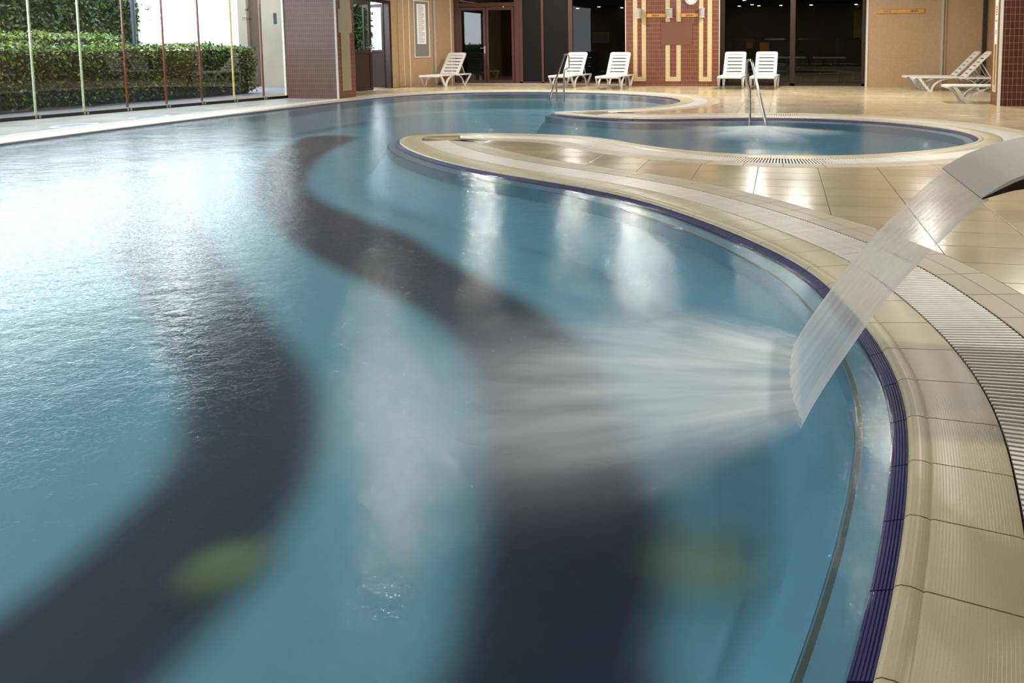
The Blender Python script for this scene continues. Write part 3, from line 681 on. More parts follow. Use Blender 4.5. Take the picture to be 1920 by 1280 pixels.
# right column
col2 = empty('column', (4.3, 15.4, 0), kind='structure')
boxuv(MB().box(-.49, -.33, 0, .9, .1, CEIL).build('column_tiling', M['dark_tile'], col2))
boxuv(MB().box(-.515, -.30, 0, -.49, .16, CEIL).build('side_tiling', M['brown_tile'], col2))
MB().box(-.52, -.345, 0, -.47, -.325, CEIL).build('corner_trim', M['white_trim'], col2)
u = MB(); u.box(-.522, -.21, .24, -.515, -.13, 2.3); u.box(-.522, -.05, .24, -.515, .03, 2.3); u.box(-.522, -.13, .24, -.515, -.05, .36); boxuv(u.build('beige_inlay', M['beige_tile'], col2))

# ------------------------------------------------------------------ back glazing, left bay and right bay
def framed(name, x0, x1, Y, z0, z1, mull, mat, gmat, fw=.06, fd=.08, sill=.07, transom=None, kind='structure'):
    r_ = empty(name, (x0, Y, 0), kind=kind)
    f = MB(); f.bbox(0, -fd/2, z0, x1-x0, fd/2, z0+sill); f.bbox(0, -fd/2, z1-fw, x1-x0, fd/2, z1)
    f.build('rail', mat, r_)
    for a, b in mull: MB().bbox(a-x0, -fd/2, z0, b-x0, fd/2, z1).build('mullion', mat, r_)
    es = [b for a, b in mull][:-1]; ss_ = [a for a, b in mull][1:]
    for k_, (a, b) in enumerate(zip(es, ss_)): MB().box(a-x0+.001, -.006, z0+sill, b-x0-.001, .006, z1-fw).build('pane', gmat[k_] if isinstance(gmat, list) else gmat, r_)
    return r_
YR = 21.95
framed('window_2', -1.69, 2.18, YR, 0, CEIL, [(-1.69, -1.56), (.20, .34), (2.08, 2.18)], M['dark_frame'], G_dark)
YL = 22.4
wl2 = framed('window_3', -7.62, -4.27, YL, 0, CEIL, [(-7.62, -7.52), (-6.95, -6.88), (-6.13, -6.00), (-4.33, -4.27)], M['brown_frame'], [M['smoked'], M['smoked'], G_bay])
# dark louvred shutter behind the first pane
sh = empty('louvre_shutter', (-7.24, YL+.12, 0), label='dark louvred shutter behind the glass beside the double door', cat='shutter')
for i in range(60): MB().add([(-.26, 0, .08+i*.056), (.26, 0, .08+i*.056), (.26, .03, .12+i*.056), (-.26, .03, .12+i*.056), (-.26, 0, .086+i*.056), (.26, 0, .086+i*.056)], [(0, 1, 2, 3), (0, 4, 5, 1)]).build('slat', M['black'], sh)
MB().bbox(-.28, .03, 0, .28, .05, CEIL).build('back_board', M['black'], sh)
# double door
dd = empty('door_1', (-8.72, YL, 0), kind='structure')
for a, b in ((-.92, -.78), (.95, 1.10)): MB().bbox(a, -.05, 0, b, .05, CEIL).build('jamb', M['brown_frame'], dd)
MB().bbox(-.78, -.05, 2.28, .95, .05, 2.40).build('transom_rail', M['brown_frame'], dd)
MB().bbox(-.78, -.006, 2.40, .95, .006, CEIL).build('transom_pane', G_dark, dd)
for a, b in ((-.78, .05), (.07, .93)):
    f = MB(); f.bbox(a, -.04, .02, a+.07, .04, 2.27); f.bbox(b-.07, -.04, .02, b, .04, 2.27); f.bbox(a+.07, -.04, .02, b-.07, .04, .11); f.bbox(a+.07, -.04, 2.18, b-.07, .04, 2.27)
    lf = f.build('door_leaf', M['brown_frame'], dd); MB().box(a+.07, -.006, .11, b-.07, .006, 2.18).build('pane', G_dark, lf)
hd = MB(); hd.bbox(.0, -.06, .90, .04, -.041, 1.12); hd.tube([(.02, -.06, 1.06), (.02, -.09, 1.06), (-.10, -.09, 1.06)], .009, 8); hd.build('door_handle', M['grey_metal'], dd)
MB().box(-9.9, YL-.1, -.02, -4.2, YL+.05, .02).build('baseboard_back', M['grey_metal'], kind='structure')
# wall left of the double door, oblique
ang = math.atan2(22.4-20.35, -9.62+10.35); Lw = math.hypot(22.4-20.35, .73)
wo = empty('wall_left', (-10.40, 20.35, 0), ang, kind='structure')
boxuv(MB().box(-.05, 0, 0, Lw+.05, .2, CEIL).build('wall_tiling', M['tan_wall'], wo))
def wobx(px, off=0.):       # distance along the oblique wall seen at picture column px
    d = ray(px, 90); c_, s_ = math.cos(ang), math.sin(ang)
    # solve (-10.40 + t c, 20.35 + t s) ~ d
    return (d[0]*20.35+10.40*d[1])/(c_*d[1]-s_*d[0])
for px, wpx, mt, dp in ((768, .03, 'white_trim', .012), (814, .07, 'grey_metal', .05), (846, .03, 'white_trim', .012), (757, .02, 'white_trim', .01)):
    t_ = wobx(px); MB().bbox(t_-wpx/2, -dp, 0, t_+wpx/2, 0, CEIL).build('wall_trim', M[mt], wo)
# piece facing the hall between door and oblique wall
# side wall with doorway
XW = -10.45
boxuv(MB().box(XW-.2, 16.2, 0, XW, 17.55, CEIL).build('wall_side', M['tan_wall'], kind='structure'))
boxuv(MB().box(XW-.2, 17.55, 2.35, XW, 19.95, CEIL).build('wall_lintel', M['tan_wall'], kind='structure'))
boxuv(MB().box(XW-.2, 19.95, 0, XW+.02, 20.40, CEIL).build('wall_corner', M['tan_wall'], kind='structure'))
d2 = empty('door_2', (XW, 18.7, 0), kind='structure')
for a, b in ((-1.17, -1.09), (1.12, 1.22)): MB().bbox(-.16, a, 0, .03, b, 2.35).build('jamb', M['dark_frame'], d2)
MB().bbox(-.16, -1.09, 2.28, .03, 1.12, 2.35).build('head_rail', M['dark_frame'], d2)
def leaf(parent, w_):
    f = MB(); f.bbox(0, -.025, .01, .09, .025, 2.27); f.bbox(w_-.09, -.025, .01, w_, .025, 2.27); f.bbox(.09, -.025, .95, w_-.09, .025, 1.03); f.bbox(.09, -.025, .01, w_-.09, .025, .10); f.bbox(.09, -.025, 2.18, w_-.09, .025, 2.27); f.bbox(.09, -.012, .10, w_-.09, .012, .95)
    lf = f.build('door_leaf', M['dark_frame'], parent); MB().box(.09, -.004, 1.03, w_-.09, .004, 2.18).build('pane', G_win, lf)
    h_ = MB(); h_.bbox(w_-.065, -.04, .98, w_-.03, -.025, 1.16); h_.tube([(w_-.05, -.04, 1.1), (w_-.05, -.07, 1.1), (w_-.16, -.07, 1.1)], .008, 8); h_.build('door_handle', M['grey_metal'], lf); return lf
l1 = leaf(d2, 1.0); l1.location = (-.05, -1.08, 0); l1.rotation_euler = (0, 0, math.radians(78))
l2 = leaf(d2, .92); l2.location = (-.12, 1.11, 0); l2.rotation_euler = (0, 0, math.radians(155))

# ------------------------------------------------------------------ folding glass wall
win = empty('window_1', (-11.60, 10.45, 0), kind='structure')
wdir = math.atan2(15.79-10.45, -10.72+11.60); win.rotation_euler = (0, 0, wdir)
PP = .773; HT = CEIL-.02
NPn = 18     # panels run on beside and behind the camera
cols_ = {0: 'clearp', 1: 'clearp', 2: 'copper', 3: 'copper', 4: 'copper', 5: 'gold', 6: 'copper'}
MB().bbox(-NPn*PP, -.05, 0, 7*PP+.02, .05, .055).build('track', M['black'], win)
MB().bbox(-NPn*PP, -.05, HT-.06, 7*PP, .05, HT).build('head_track', M['black'], win)
for i in range(-NPn, 7):
    MB().box(i*PP+.012, -.006, .055, (i+1)*PP-.012, .006, HT-.06).build('pane', G_win, win)
    mt = cols_.get(i, ('clearp', 'copper')[i % 2]); MB().bbox(i*PP-.009, -.022, .06, i*PP+.009, .022, HT-.06).build('edge_profile', M[mt], win)
    b_ = MB(); b_.bbox(i*PP-.045, -.056, .005, i*PP-.012, -.03, .075); b_.bbox(i*PP+.012, -.056, .005, i*PP+.045, -.03, .075); b_.build('hinge', M['grey_metal'], win)
MB().bbox(7*PP-.15, -.03, .055, 7*PP-.02, .03, HT).build('white_jamb', M['white_trim'], win)
MB().bbox(7*PP-.02, -.07, 0, 7*PP+.11, .07, HT).build('black_jamb', M['black'], win)
# printed marks on the panes: a prancing antelope over lettering, seen from behind
def antelope():
    body = [(-.30, .05), (-.18, .10), (.10, .10), (.22, .17), (.34, .36), (.42, .36), (.47, .30), (.41, .26), (.36, .12), (.28, .02), (.24, -.10), (.12, -.34), (.085, -.34), (.14, -.12), (.06, -.03), (-.14, -.03), (-.2, -.06), (-.16, -.2), (-.22, -.34), (-.255, -.34), (-.22, -.2), (-.28, -.05), (-.34, .0)]
    horn = [(.35, .36), (.30, .50), (.26, .64), (.28, .64), (.335, .5), (.39, .36)]
    return body, horn
def text_mesh(s, size, mat):
    cu = bpy.data.curves.new('lettering', 'FONT'); cu.body = s; cu.size = size; cu.extrude = .0006; cu.align_x = 'CENTER'
    o = bpy.data.objects.new('tmp', cu); C.objects.link(o); dg = bpy.context.evaluated_depsgraph_get(); me = bpy.data.meshes.new_from_object(o.evaluated_get(dg)); bpy.data.objects.remove(o); me.name = 'lettering'; me.materials.clear(); me.materials.append(mat); return me
def win_local(px, py):
    d = ray(px, py); c_, s_ = math.cos(wdir), math.sin(wdir)
    t_ = (d[0]*10.45+11.60*d[1])/(c_*d[1]-s_*d[0]); X = -11.60+t_*c_; k_ = X/d[0]; return t_, H+d[2]*k_
for px in (275, 462):
    t_, z_ = win_local(px, 18); sc_ = .125
    body, horn = antelope(); a_ = MB()
    for poly in (body, horn): a_.prism([(-x*sc_*-1, y*sc_) for x, y in poly], 'y', -.009, -.0065)
    o = a_.build('antelope_print', M['ink'], win); o.location = (t_, 0, z_)
    o2 = bpy.data.objects.new('lettering', text_mesh('HATTI', .085, M['ink'])); C.objects.link(o2); o2.parent = win; o2.location = (t_, -.0075, z_-.22); o2.rotation_euler = (math.pi/2, 0, 0); o2.scale = (-1, 1, 1)
    sw = MB(); sw.tube([(-.09+.18*k_/8, -.007, .012*math.sin(k_*1.6)) for k_ in range(9)], .002, 4); o3 = sw.build('script_line', M['board_grey'], win); o3.location = (t_, 0, z_-.095)
t_, z_ = win_local(515, 35); MB().box(-.05, -.009, -.12, .05, -.0065, .12).build('blue_print', M['sticker_pale'], win).location = (t_, 0, z_)

# floor stickers
for pxy, (a, b), mt, lb in (((281, 218.8), (.30, .42), 'sticker', 'blue outlined round sticker on the deck by the glass wall'), ((140, 235), (.30, .5), 'sticker_pale', 'pale blue round sticker on the deck under the second glass panel')):
    c = gz(*pxy); st = MB(); n = 28; rin, rout = .17, .235
    vs = [(c[0]+r_*math.cos(2*math.pi*i/n), c[1]+r_*1.5*math.sin(2*math.pi*i/n), .0012) for r_ in (rin, rout) for i in range(n)]
    st.add(vs, [(i, (i+1) % n, n+(i+1) % n, n+i) for i in range(n)])
    st.build('floor_sticker', M[mt], label=lb, cat='sticker')

# ------------------------------------------------------------------ outdoors
cdt_area([np.array([(-60, -20), (-11.9, -20), (-11.9, 9), (-10.75, 15.85), (-10.66, 20.4), (-9.7, 22.6), (-9.7, 60), (-60, 60)])], lambda c: inside(c, np.array([(-60, -20), (-11.9, -20), (-11.9, 9), (-10.75, 15.85), (-10.66, 20.4), (-9.7, 22.6), (-9.7, 60), (-60, 60)])), -.02).build('paving', M['paving_out'], kind='structure')
def leaves(n, pts_fn, size, mb):
    P_ = pts_fn(n); d = rng.normal(size=(n, 3)); d /= np.linalg.norm(d, axis=1)[:, None]; e = np.cross(d, rng.normal(size=(n, 3))); e /= np.linalg.norm(e, axis=1)[:, None]
    L_ = (size*rng.uniform(.6, 1.3, n))[:, None]; wv = L_*.24
    vs = np.stack([P_-d*L_*.5, P_+e*wv, P_+d*L_*.5, P_-e*wv], 1).reshape(-1, 3)
    b = len(mb.v); mb.v += vs.tolist(); mb.f += [(b+4*i, b+4*i+1, b+4*i+2, b+4*i+3) for i in range(n)]
def hedge(name, p0, p1, depth, h, n, size, mat, label, bottom=.03, ends=.06, dir_=1):
    p0 = np.array(p0); p1 = np.array(p1); L_ = np.hypot(*(p1-p0)); u_ = (p1-p0)/L_; v_ = np.array([-u_[1], u_[0]])*dir_
    r_ = empty(name, (*p0, 0), label=label, cat='hedge')
    def pts(n_):
        a = rng.uniform(0, L_, n_); face = rng.choice(3, n_, p=(.62, .26, .12)); out = np.zeros((n_, 3))
        b = np.where(face == 0, rng.normal(0, .035, n_), rng.uniform(0, depth, n_)); z = np.where(face == 1, h+rng.normal(0, .035, n_)+.03*np.sin(a*3.1)+.02*np.sin(a*7.7), bottom+(h-bottom)*rng.uniform(0, 1, n_)**.85)
        a = np.where(face == 2, L_+rng.normal(0, ends, n_), a); b = np.where((face == 2), rng.uniform(0, depth, n_), b)
        out[:, :2] = u_*a[:, None]+v_*b[:, None]; out[:, 2] = z; return out
    mb = MB(); leaves(n, pts, size, mb); mb.build('foliage', mat, r_, kind='stuff')
    core = MB(); q = [u_*.05+v_*.12, u_*(L_-.1)+v_*.12, u_*(L_-.1)+v_*(depth-.1), u_*.05+v_*(depth-.1)]; core.prism([tuple(x) for x in q], 'z', -.01, h-.08); core.build('inner_branches', M['bark'], r_)
    st = MB()
    for i in range(int(L_/.28)):
        c = u_*(i+.5)*.28+v_*(depth*.35+.1*math.sin(i*2.3)); st.tube([(c[0], c[1], 0), (c[0]+.04*math.sin(i), c[1]+.03*math.cos(i*1.7), .3)], .014, 5)
    st.build('stem', M['bark'], r_); return r_
hA, hB = gz(-260, 235), gz(497, 173)
hedge('clipped_hedge', (-13.55, 5.5), (-12.93, 17.6), 1.0, 1.13, 17000, .085, M['leaf'], 'clipped leafy green hedge just outside the folding glass wall')
hedge('clipped_hedge', (-16.2, 8.5), (-16.5, 17.4), 1.0, 1.42, 6500, .11, M['leaf'], 'second clipped hedge showing above and behind the first one')
hedge('conifer_hedge', (-21, 7.), (-19.4, 21.0), 1.0, 2.55, 20000, .16, M['needle'], 'tall dark green conifer hedge filling the back of the garden', bottom=.1)
# lamp post
d = ray(253, 90); lpX = -17.2; lpY = d[1]/d[0]*lpX
lpst = empty('lamp_post', (lpX, lpY, -.02), label='slim dark garden lamp post between hedge and white wall', cat='lamp post')
MB().lathe([(.001, 0), (.12, 0), (.12, .05), (.075, .12), (.07, .9), (.055, .96), (.055, 3.2), (.001, 3.2)], 14).build('post', M['navy'], lpst, smooth=True); MB().lathe([(.001, 3.2), (.16, 3.25), (.2, 3.45), (.02, 3.65), (.001, 3.65)], 14).build('lamp_head', M['navy'], lpst)
# buildings
bd = empty('building', (-15.6, 20.6, 0), label='white rendered building with a beige side wall beyond the hedge', cat='building')
dW = ray(261, 90); t_ = 24.2
xW = dW[0]/dW[1]*t_
q = [(0, 0), (xW+15.6, t_-20.6), (xW+15.6+.1, t_-20.6+4), (0, 4)]
MB().prism(q, 'z', -.02, 3.5).build('white_wall', M['render_white'], bd)
dS = ray(258, 90)
MB().bbox(xW+15.6-.22, t_-20.75, 0, xW+15.6-.02, t_-20.3, 3.5).build('stone_quoin', M['stone_out'], bd)
MB().box(.001, 0, -.02, 3.4, .3, 3.5).build('side_wall', M['stone_out'], bd)
for px0, px1, dp, mt, nm in ((455, 470, .12, 'stone_out', 'pilaster'), (471, 487, .02, 'brown_wall', 'recess_door')):
    a = gy(px0, 90, 20.6)[0]+15.6; b = gy(px1, 90, 20.6)[0]+15.6; MB().bbox(a, -dp, 0, b, .001, 3.5).build(nm, M[mt], bd)
gw = empty('garden_wall', (-13.9, 26, 0), label='white garden wall seen through the open side door', cat='wall'); MB().box(-.25, 0, 0, 3.5, .3, 5).build('wall_face', M['render_white'], gw)
hedge('climbing_hedge', (-15.45, 25.2), (-14.3, 25.3), .8, 4.5, 3000, .2, M['needle'], 'green hedge seen through the glass of the side door', dir_=1)

# ------------------------------------------------------------------ dark rooms behind the glazing
def st(nm, *b): return (lambda mt: MB().box(*b).build(nm, M[mt], kind='structure'))
st('wall_back_room', -10, 30., 0, 7.2, 30.2, 3)('dark_wall'); st('floor_back_room', -10, 22.46, -.012, 7.2, 30.2, .0)('dark_floor'); st('ceiling_back_room', -10, 22.7, 2.55, 7.2, 30.2, 2.75)('dark_wall')
st('wall_bulkhead', -10, 22.62, 2.76, 7.2, 22.66, 3.7)('dark_wall'); st('wall_partition', -4.2, 22.8, 0, -4.0, 29.4, 2.54)('brown_wall'); st('wall_brown_room', -9.6, 29.6, 0, -4.2, 29.7, 2.54)('brown_wall')
st('wall_end', -10.1, 22.75, 0, -9.95, 29.5, 2.54)('dark_wall'); st('wall_end', 2.6, 22.0, 0, 2.75, 29.9, 2.54)('dark_wall')
a = gy(1112, 80, 29.6); b = gy(1142, 60, 29.6)
pf = empty('framed_picture', (a[0], 29.59, a[1]), label='small framed picture on the brown wall behind the glass', cat='picture'); wq, hq = b[0]-a[0], b[1]-a[1]
f = MB(); f.bbox(0, -.03, 0, wq, 0, .03); f.bbox(0, -.03, hq-.03, wq, 0, hq); f.bbox(0, -.03, .03, .03, 0, hq-.03); f.bbox(wq-.03, -.03, .03, wq, 0, hq-.03); f.build('frame', M['wood'], pf); MB().box(.03, -.012, .03, wq-.03, 0, hq-.03).build('picture_print', M['board_grey'], pf)
m_, t_, out = nt('mirrored_spot_glow'); em = N(t_, 'ShaderNodeEmission', Color=(1, .88, .7, 1), Strength=22.); t_.links.new(em.outputs[0], out.inputs[0]); M['glow'] = m_  # glowing discs added for hall spotlights mirrored in the glass
wide, brn = 'mirrored spotlights in the wide glazing', 'mirrored spotlights in the brown framed glazing'
for px, py, lb, gp in ((1386, 20, 'tiny added glint of a mirrored spotlight in the wide window, closest of its row to the tiled pier', wide), (1410, 8, 'tiny added glint of a mirrored spotlight highest up in the wide window pane next to the pier', wide),
        (1423, 18, 'tiny added glint of a mirrored spotlight low in the middle of the pane next to the tiled pier', wide), (1464, 20, 'tiny added glint of a mirrored spotlight just on the pier side of the window mullion', wide),
        (1521, 10, 'tiny added glint of a mirrored spotlight highest up in the pane beyond the window mullion', wide), (1605, 17, 'tiny added glint of a mirrored spotlight above the tall yellow panel', wide),
        (1123, 12, 'tiny added glint of a mirrored spotlight highest up in the brown framed pane, over the picture', brn), (1083, 25, 'tiny added glint of a mirrored spotlight close to the brown mullion', brn), (1166, 27, 'tiny added glint of a mirrored spotlight in the brown framed pane, close to the tiled pier', brn)):
    d = ray(px, py); t = (2.55-H)/d[2]; x, y = d[0]*t, d[1]*t
    if y > 29.3: y = 29.3; x = d[0]/d[1]*y
    dl = empty('mirrored_spot', (x, y, 2.545), label=lb, cat='mirrored spotlight', group=gp)
    MB().lathe([(.001, .0), (.06, 0), (.075, -.008), (.08, .0)], 14).build('rim', M['grey_metal'], dl); MB().lathe([(.001, -.02), (.05, -.018), (.055, 0)], 12).build('glint_disc', M['glow'], dl)
# furniture silhouettes
a = gy(1600, 138, 26); b = gy(1620, 20, 26)
yc = empty('yellow_panel', (a[0], 26, 0), label='tall yellow panel standing inside the dark room by the window edge', cat='panel'); MB().bbox(0, 0, 0, b[0]-a[0]+.05, .12, 2.2).build('board', M['yellow'], yc); MB().bbox(-.02, -.1, 0, b[0]-a[0]+.07, .22, .04).build('foot', M['black'], yc)
def armchair(px, Y, label, col='black_soft'):
    x = gy(px, 100, Y)[0]; r_ = empty('armchair', (x, Y, 0), label=label, cat='chair', group='chairs in the dark room')
    MB().bbox(-.33, -.3, .3, .33, .3, .5, .04).build('seat', M[col], r_); MB().bbox(-.36, .22, .4, .36, .36, 1.32, .06).build('backrest', M[col], r_)
    for s in (-1, 1):
        MB().bbox(s*.37-.05, -.3, .48, s*.37+.05, .3, .66, .03).build('armrest', M[col], r_)
        for yy in (-.25, .28): MB().tube([(s*.3, yy, 0), (s*.3, yy, .32)], .02, 8).build('leg', M['steel'], r_)
for px, Y, lb in ((1452, 24.9, 'black armchair behind the glass between the two white loungers'), (1518, 24.6, 'black armchair inside the room just past the window mullion'), (1592, 24.4, 'black armchair in front of the tall yellow panel'), (1393, 25.8, 'black armchair behind the glass over the lounger by the pier')): armchair(px, Y, lb)
def table(px, Y, label):
    x = gy(px, 100, Y)[0]; r_ = empty('dining_table', (x, Y, 0), label=label, cat='table', group='tables in the dark room'); MB().bbox(-.45, -.4, .72, .45, .4, .76).build('tabletop', M['grey_metal'], r_)
    for sx in (-.4, .4):
        for sy in (-.34, .34): MB().bbox(sx-.02, sy-.02, 0, sx+.02, sy+.02, .72).build('leg', M['black'], r_)
table(1480, 23.9, 'small dark table behind the window mullion'); table(1555, 23.6, 'small dark table between the armchairs behind the glass')
for px, py, Y, lb, s in ((1433, 88, 23.9, 'orange box on the floor level shelf behind the glass', .28), (1405, 85, 24.2, 'smaller orange box behind the glass above the lounger', .2)):
    x, z = gy(px, py, Y); bx_ = empty('orange_stool', (x, Y, 0), label=lb.replace('box on the floor level shelf', 'stool').replace('box', 'stool'), cat='stool')
    MB().bbox(-s/2, -s/2, z-s/2, s/2, s/2, z+s/2, .02).build('seat', M['orange'], bx_)
    for sx in (-1, 1):
        for sy in (-1, 1): MB().tube([(sx*s*.4, sy*s*.4, 0), (sx*s*.4, sy*s*.4, z-s/2+.01)], .012, 6).build('leg', M['black'], bx_)

# ------------------------------------------------------------------ things on the walls
def coat_rack(x0, x1, z, Y, groups, label):
    r_ = empty('coat_rack', ((x0+x1)/2, Y, z), label=label, cat='coat rack'); hw = (x1-x0)/2
    MB().bbox(-hw, -.03, -.052, hw, 0, .052, .008).build('board', M['wood'], r_)
    for gx_ in groups:
        pl = MB().bbox(gx_-.10, -.036, -.018, gx_+.10, -.03, .018, .003).build('hook_plate', M['steel'], r_)
        for i in (-1, 0, 1): MB().tube([(gx_+i*.07, -.034, .0), (gx_+i*.07, -.07, -.005), (gx_+i*.07, -.085, .02)], .007, 6).build('hook', M['steel'], r_)
coat_rack(-3.70, -3.155, 1.93, YB, (0,), 'orange wooden coat rack with three hooks between two wall lights, away from the clock')
coat_rack(-2.73, -2.245, 1.93, YB, (0,), 'orange wooden coat rack with three hooks under the clock')
x0, z0 = gy(1644, 25.5, YB); x1, z1 = gy(1733, 17, YB)
coat_rack(x0, x1, (z0+z1)/2, YB, (-.33, .33), 'long orange wooden coat rack with two hook plates on tan tiles')
for x, lb in ((-3.88, 'grey wall light on the pier beside the brown window'), (-3.02, 'grey wall light in the middle of the pier between the racks'), (-2.15, 'grey wall light on the pier beside the wide dark window')):
    r_ = empty('wall_light', (x, YB, 1.99), label=lb, cat='wall light'); MB().lathe([(.001, -.11), (.055, -.11), (.07, -.10), (.07, .10), (.055, .11), (.001, .11)], 16, (0, -.085, 0)).build('body', M['grey_metal'], r_, smooth=True)
    for zz in (-.125, .11): MB().lathe([(.001, 0), (.078, 0), (.078, .018), (.001, .018)], 16, (0, -.085, zz)).build('cap', M['white_trim'], r_)
    MB().bbox(-.03, -.03, -.06, .03, 0, .06).build('bracket', M['white_trim'], r_)
ck = empty('wall_clock', (-2.45, YB, 2.385), label='round white wall clock with dark numerals above the coat rack', cat='clock')
face = MB().lathe([(.001, 0), (.15, 0)], 32); 
def flat(mb): mb.v = [(x, -z, y) for x, y, z in mb.v]; return mb
flat(MB().lathe([(.001, .02), (.165, .02), (.168, .045), (.18, .045), (.185, 0), (.001, 0)], 32)).build('case', M['grey_metal'], ck, smooth=True)
flat(MB().lathe([(.001, .024), (.163, .024)], 32)).build('dial', M['paper'], ck)
for i in range(12):
    a = math.radians(30*i); tm = text_mesh(str(i if i else 12), .045, M['ink']); o = bpy.data.objects.new('numeral', tm); C.objects.link(o); o.parent = ck; o.location = (.128*math.sin(a), -.027, .128*math.cos(a)-.016); o.rotation_euler = (math.pi/2, 0, 0)
MB().box(-.004, -.032, 0, .004, -.029, .09).build('hour_hand', M['ink'], ck).rotation_euler = (0, math.radians(300), 0)
MB().box(-.003, -.035, 0, .003, -.032, .13).build('minute_hand', M['ink'], ck).rotation_euler = (0, math.radians(60), 0)
bp_ = empty('wall_panel', (-2.85, YB, 1.44), label='plain matt brown rectangular panel on the tiled pier', cat='panel'); MB().bbox(-.43, -.014, -.31, .43, 0, .31).build('board', M['panel_brown'], bp_)
# notice board on the oblique wall
ta, tb = wobx(776), wobx(805); zc = 1.62
nb = empty('notice_board', (-10.40+(ta+tb)/2*math.cos(ang), 20.35+(ta+tb)/2*math.sin(ang), 0), ang, label='tall grey notice board with a printed white sheet on tan tiles', cat='notice board'); hw = (tb-ta)/2
zb0, zb1 = .80, 2.42
f = MB(); f.bbox(-hw, -.03, zb0, hw, 0, zb0+.03); f.bbox(-hw, -.03, zb1-.03, hw, 0, zb1); f.bbox(-hw, -.03, zb0+.03, -hw+.03, 0, zb1-.03); f.bbox(hw-.03, -.03, zb0+.03, hw, 0, zb1-.03); f.build('frame', M['white_trim'], nb)
MB().box(-hw+.03, -.012, zb0+.03, hw-.03, 0, zb1-.03).build('backing', M['board_grey'], nb)
pw = hw-.13; MB().box(-pw, -.015, 1.19, pw, -.012, 2.32).build('printed_sheet', M['paper'], nb)
tx = MB()
for i in range(30):
    z = 2.27-i*.036; tx.box(-pw+.05, -.0165, z, (pw-.05)*(1 if i % 5 else .4)*random.uniform(.75, 1), -.015, z+.009)
tx.build('lettering', M['ink'], nb, kind='stuff')
# sign strip on the right column
ss_ = empty('sign_strip', (4.3-.522, 15.35, 0), label='narrow white notice strip with red marks on the brown column', cat='sign')
MB().box(-.006, -.14, 1.10, 0, .0, 2.0).build('strip', M['paper'], ss_)
r2 = MB()
for i in range(4): r2.box(-.008, -.11, 1.62+i*.045, -.006, -.03, 1.62+i*.045+.028)
r2.build('red_marks', M['red_ink'], ss_)
r3 = MB()
for z in (1.50, 1.52, 1.34, 1.31, 1.28): r3.box(-.008, -.10, z, -.006, -.04, z+.016)
r3.build('dark_marks', M['ink'], ss_)

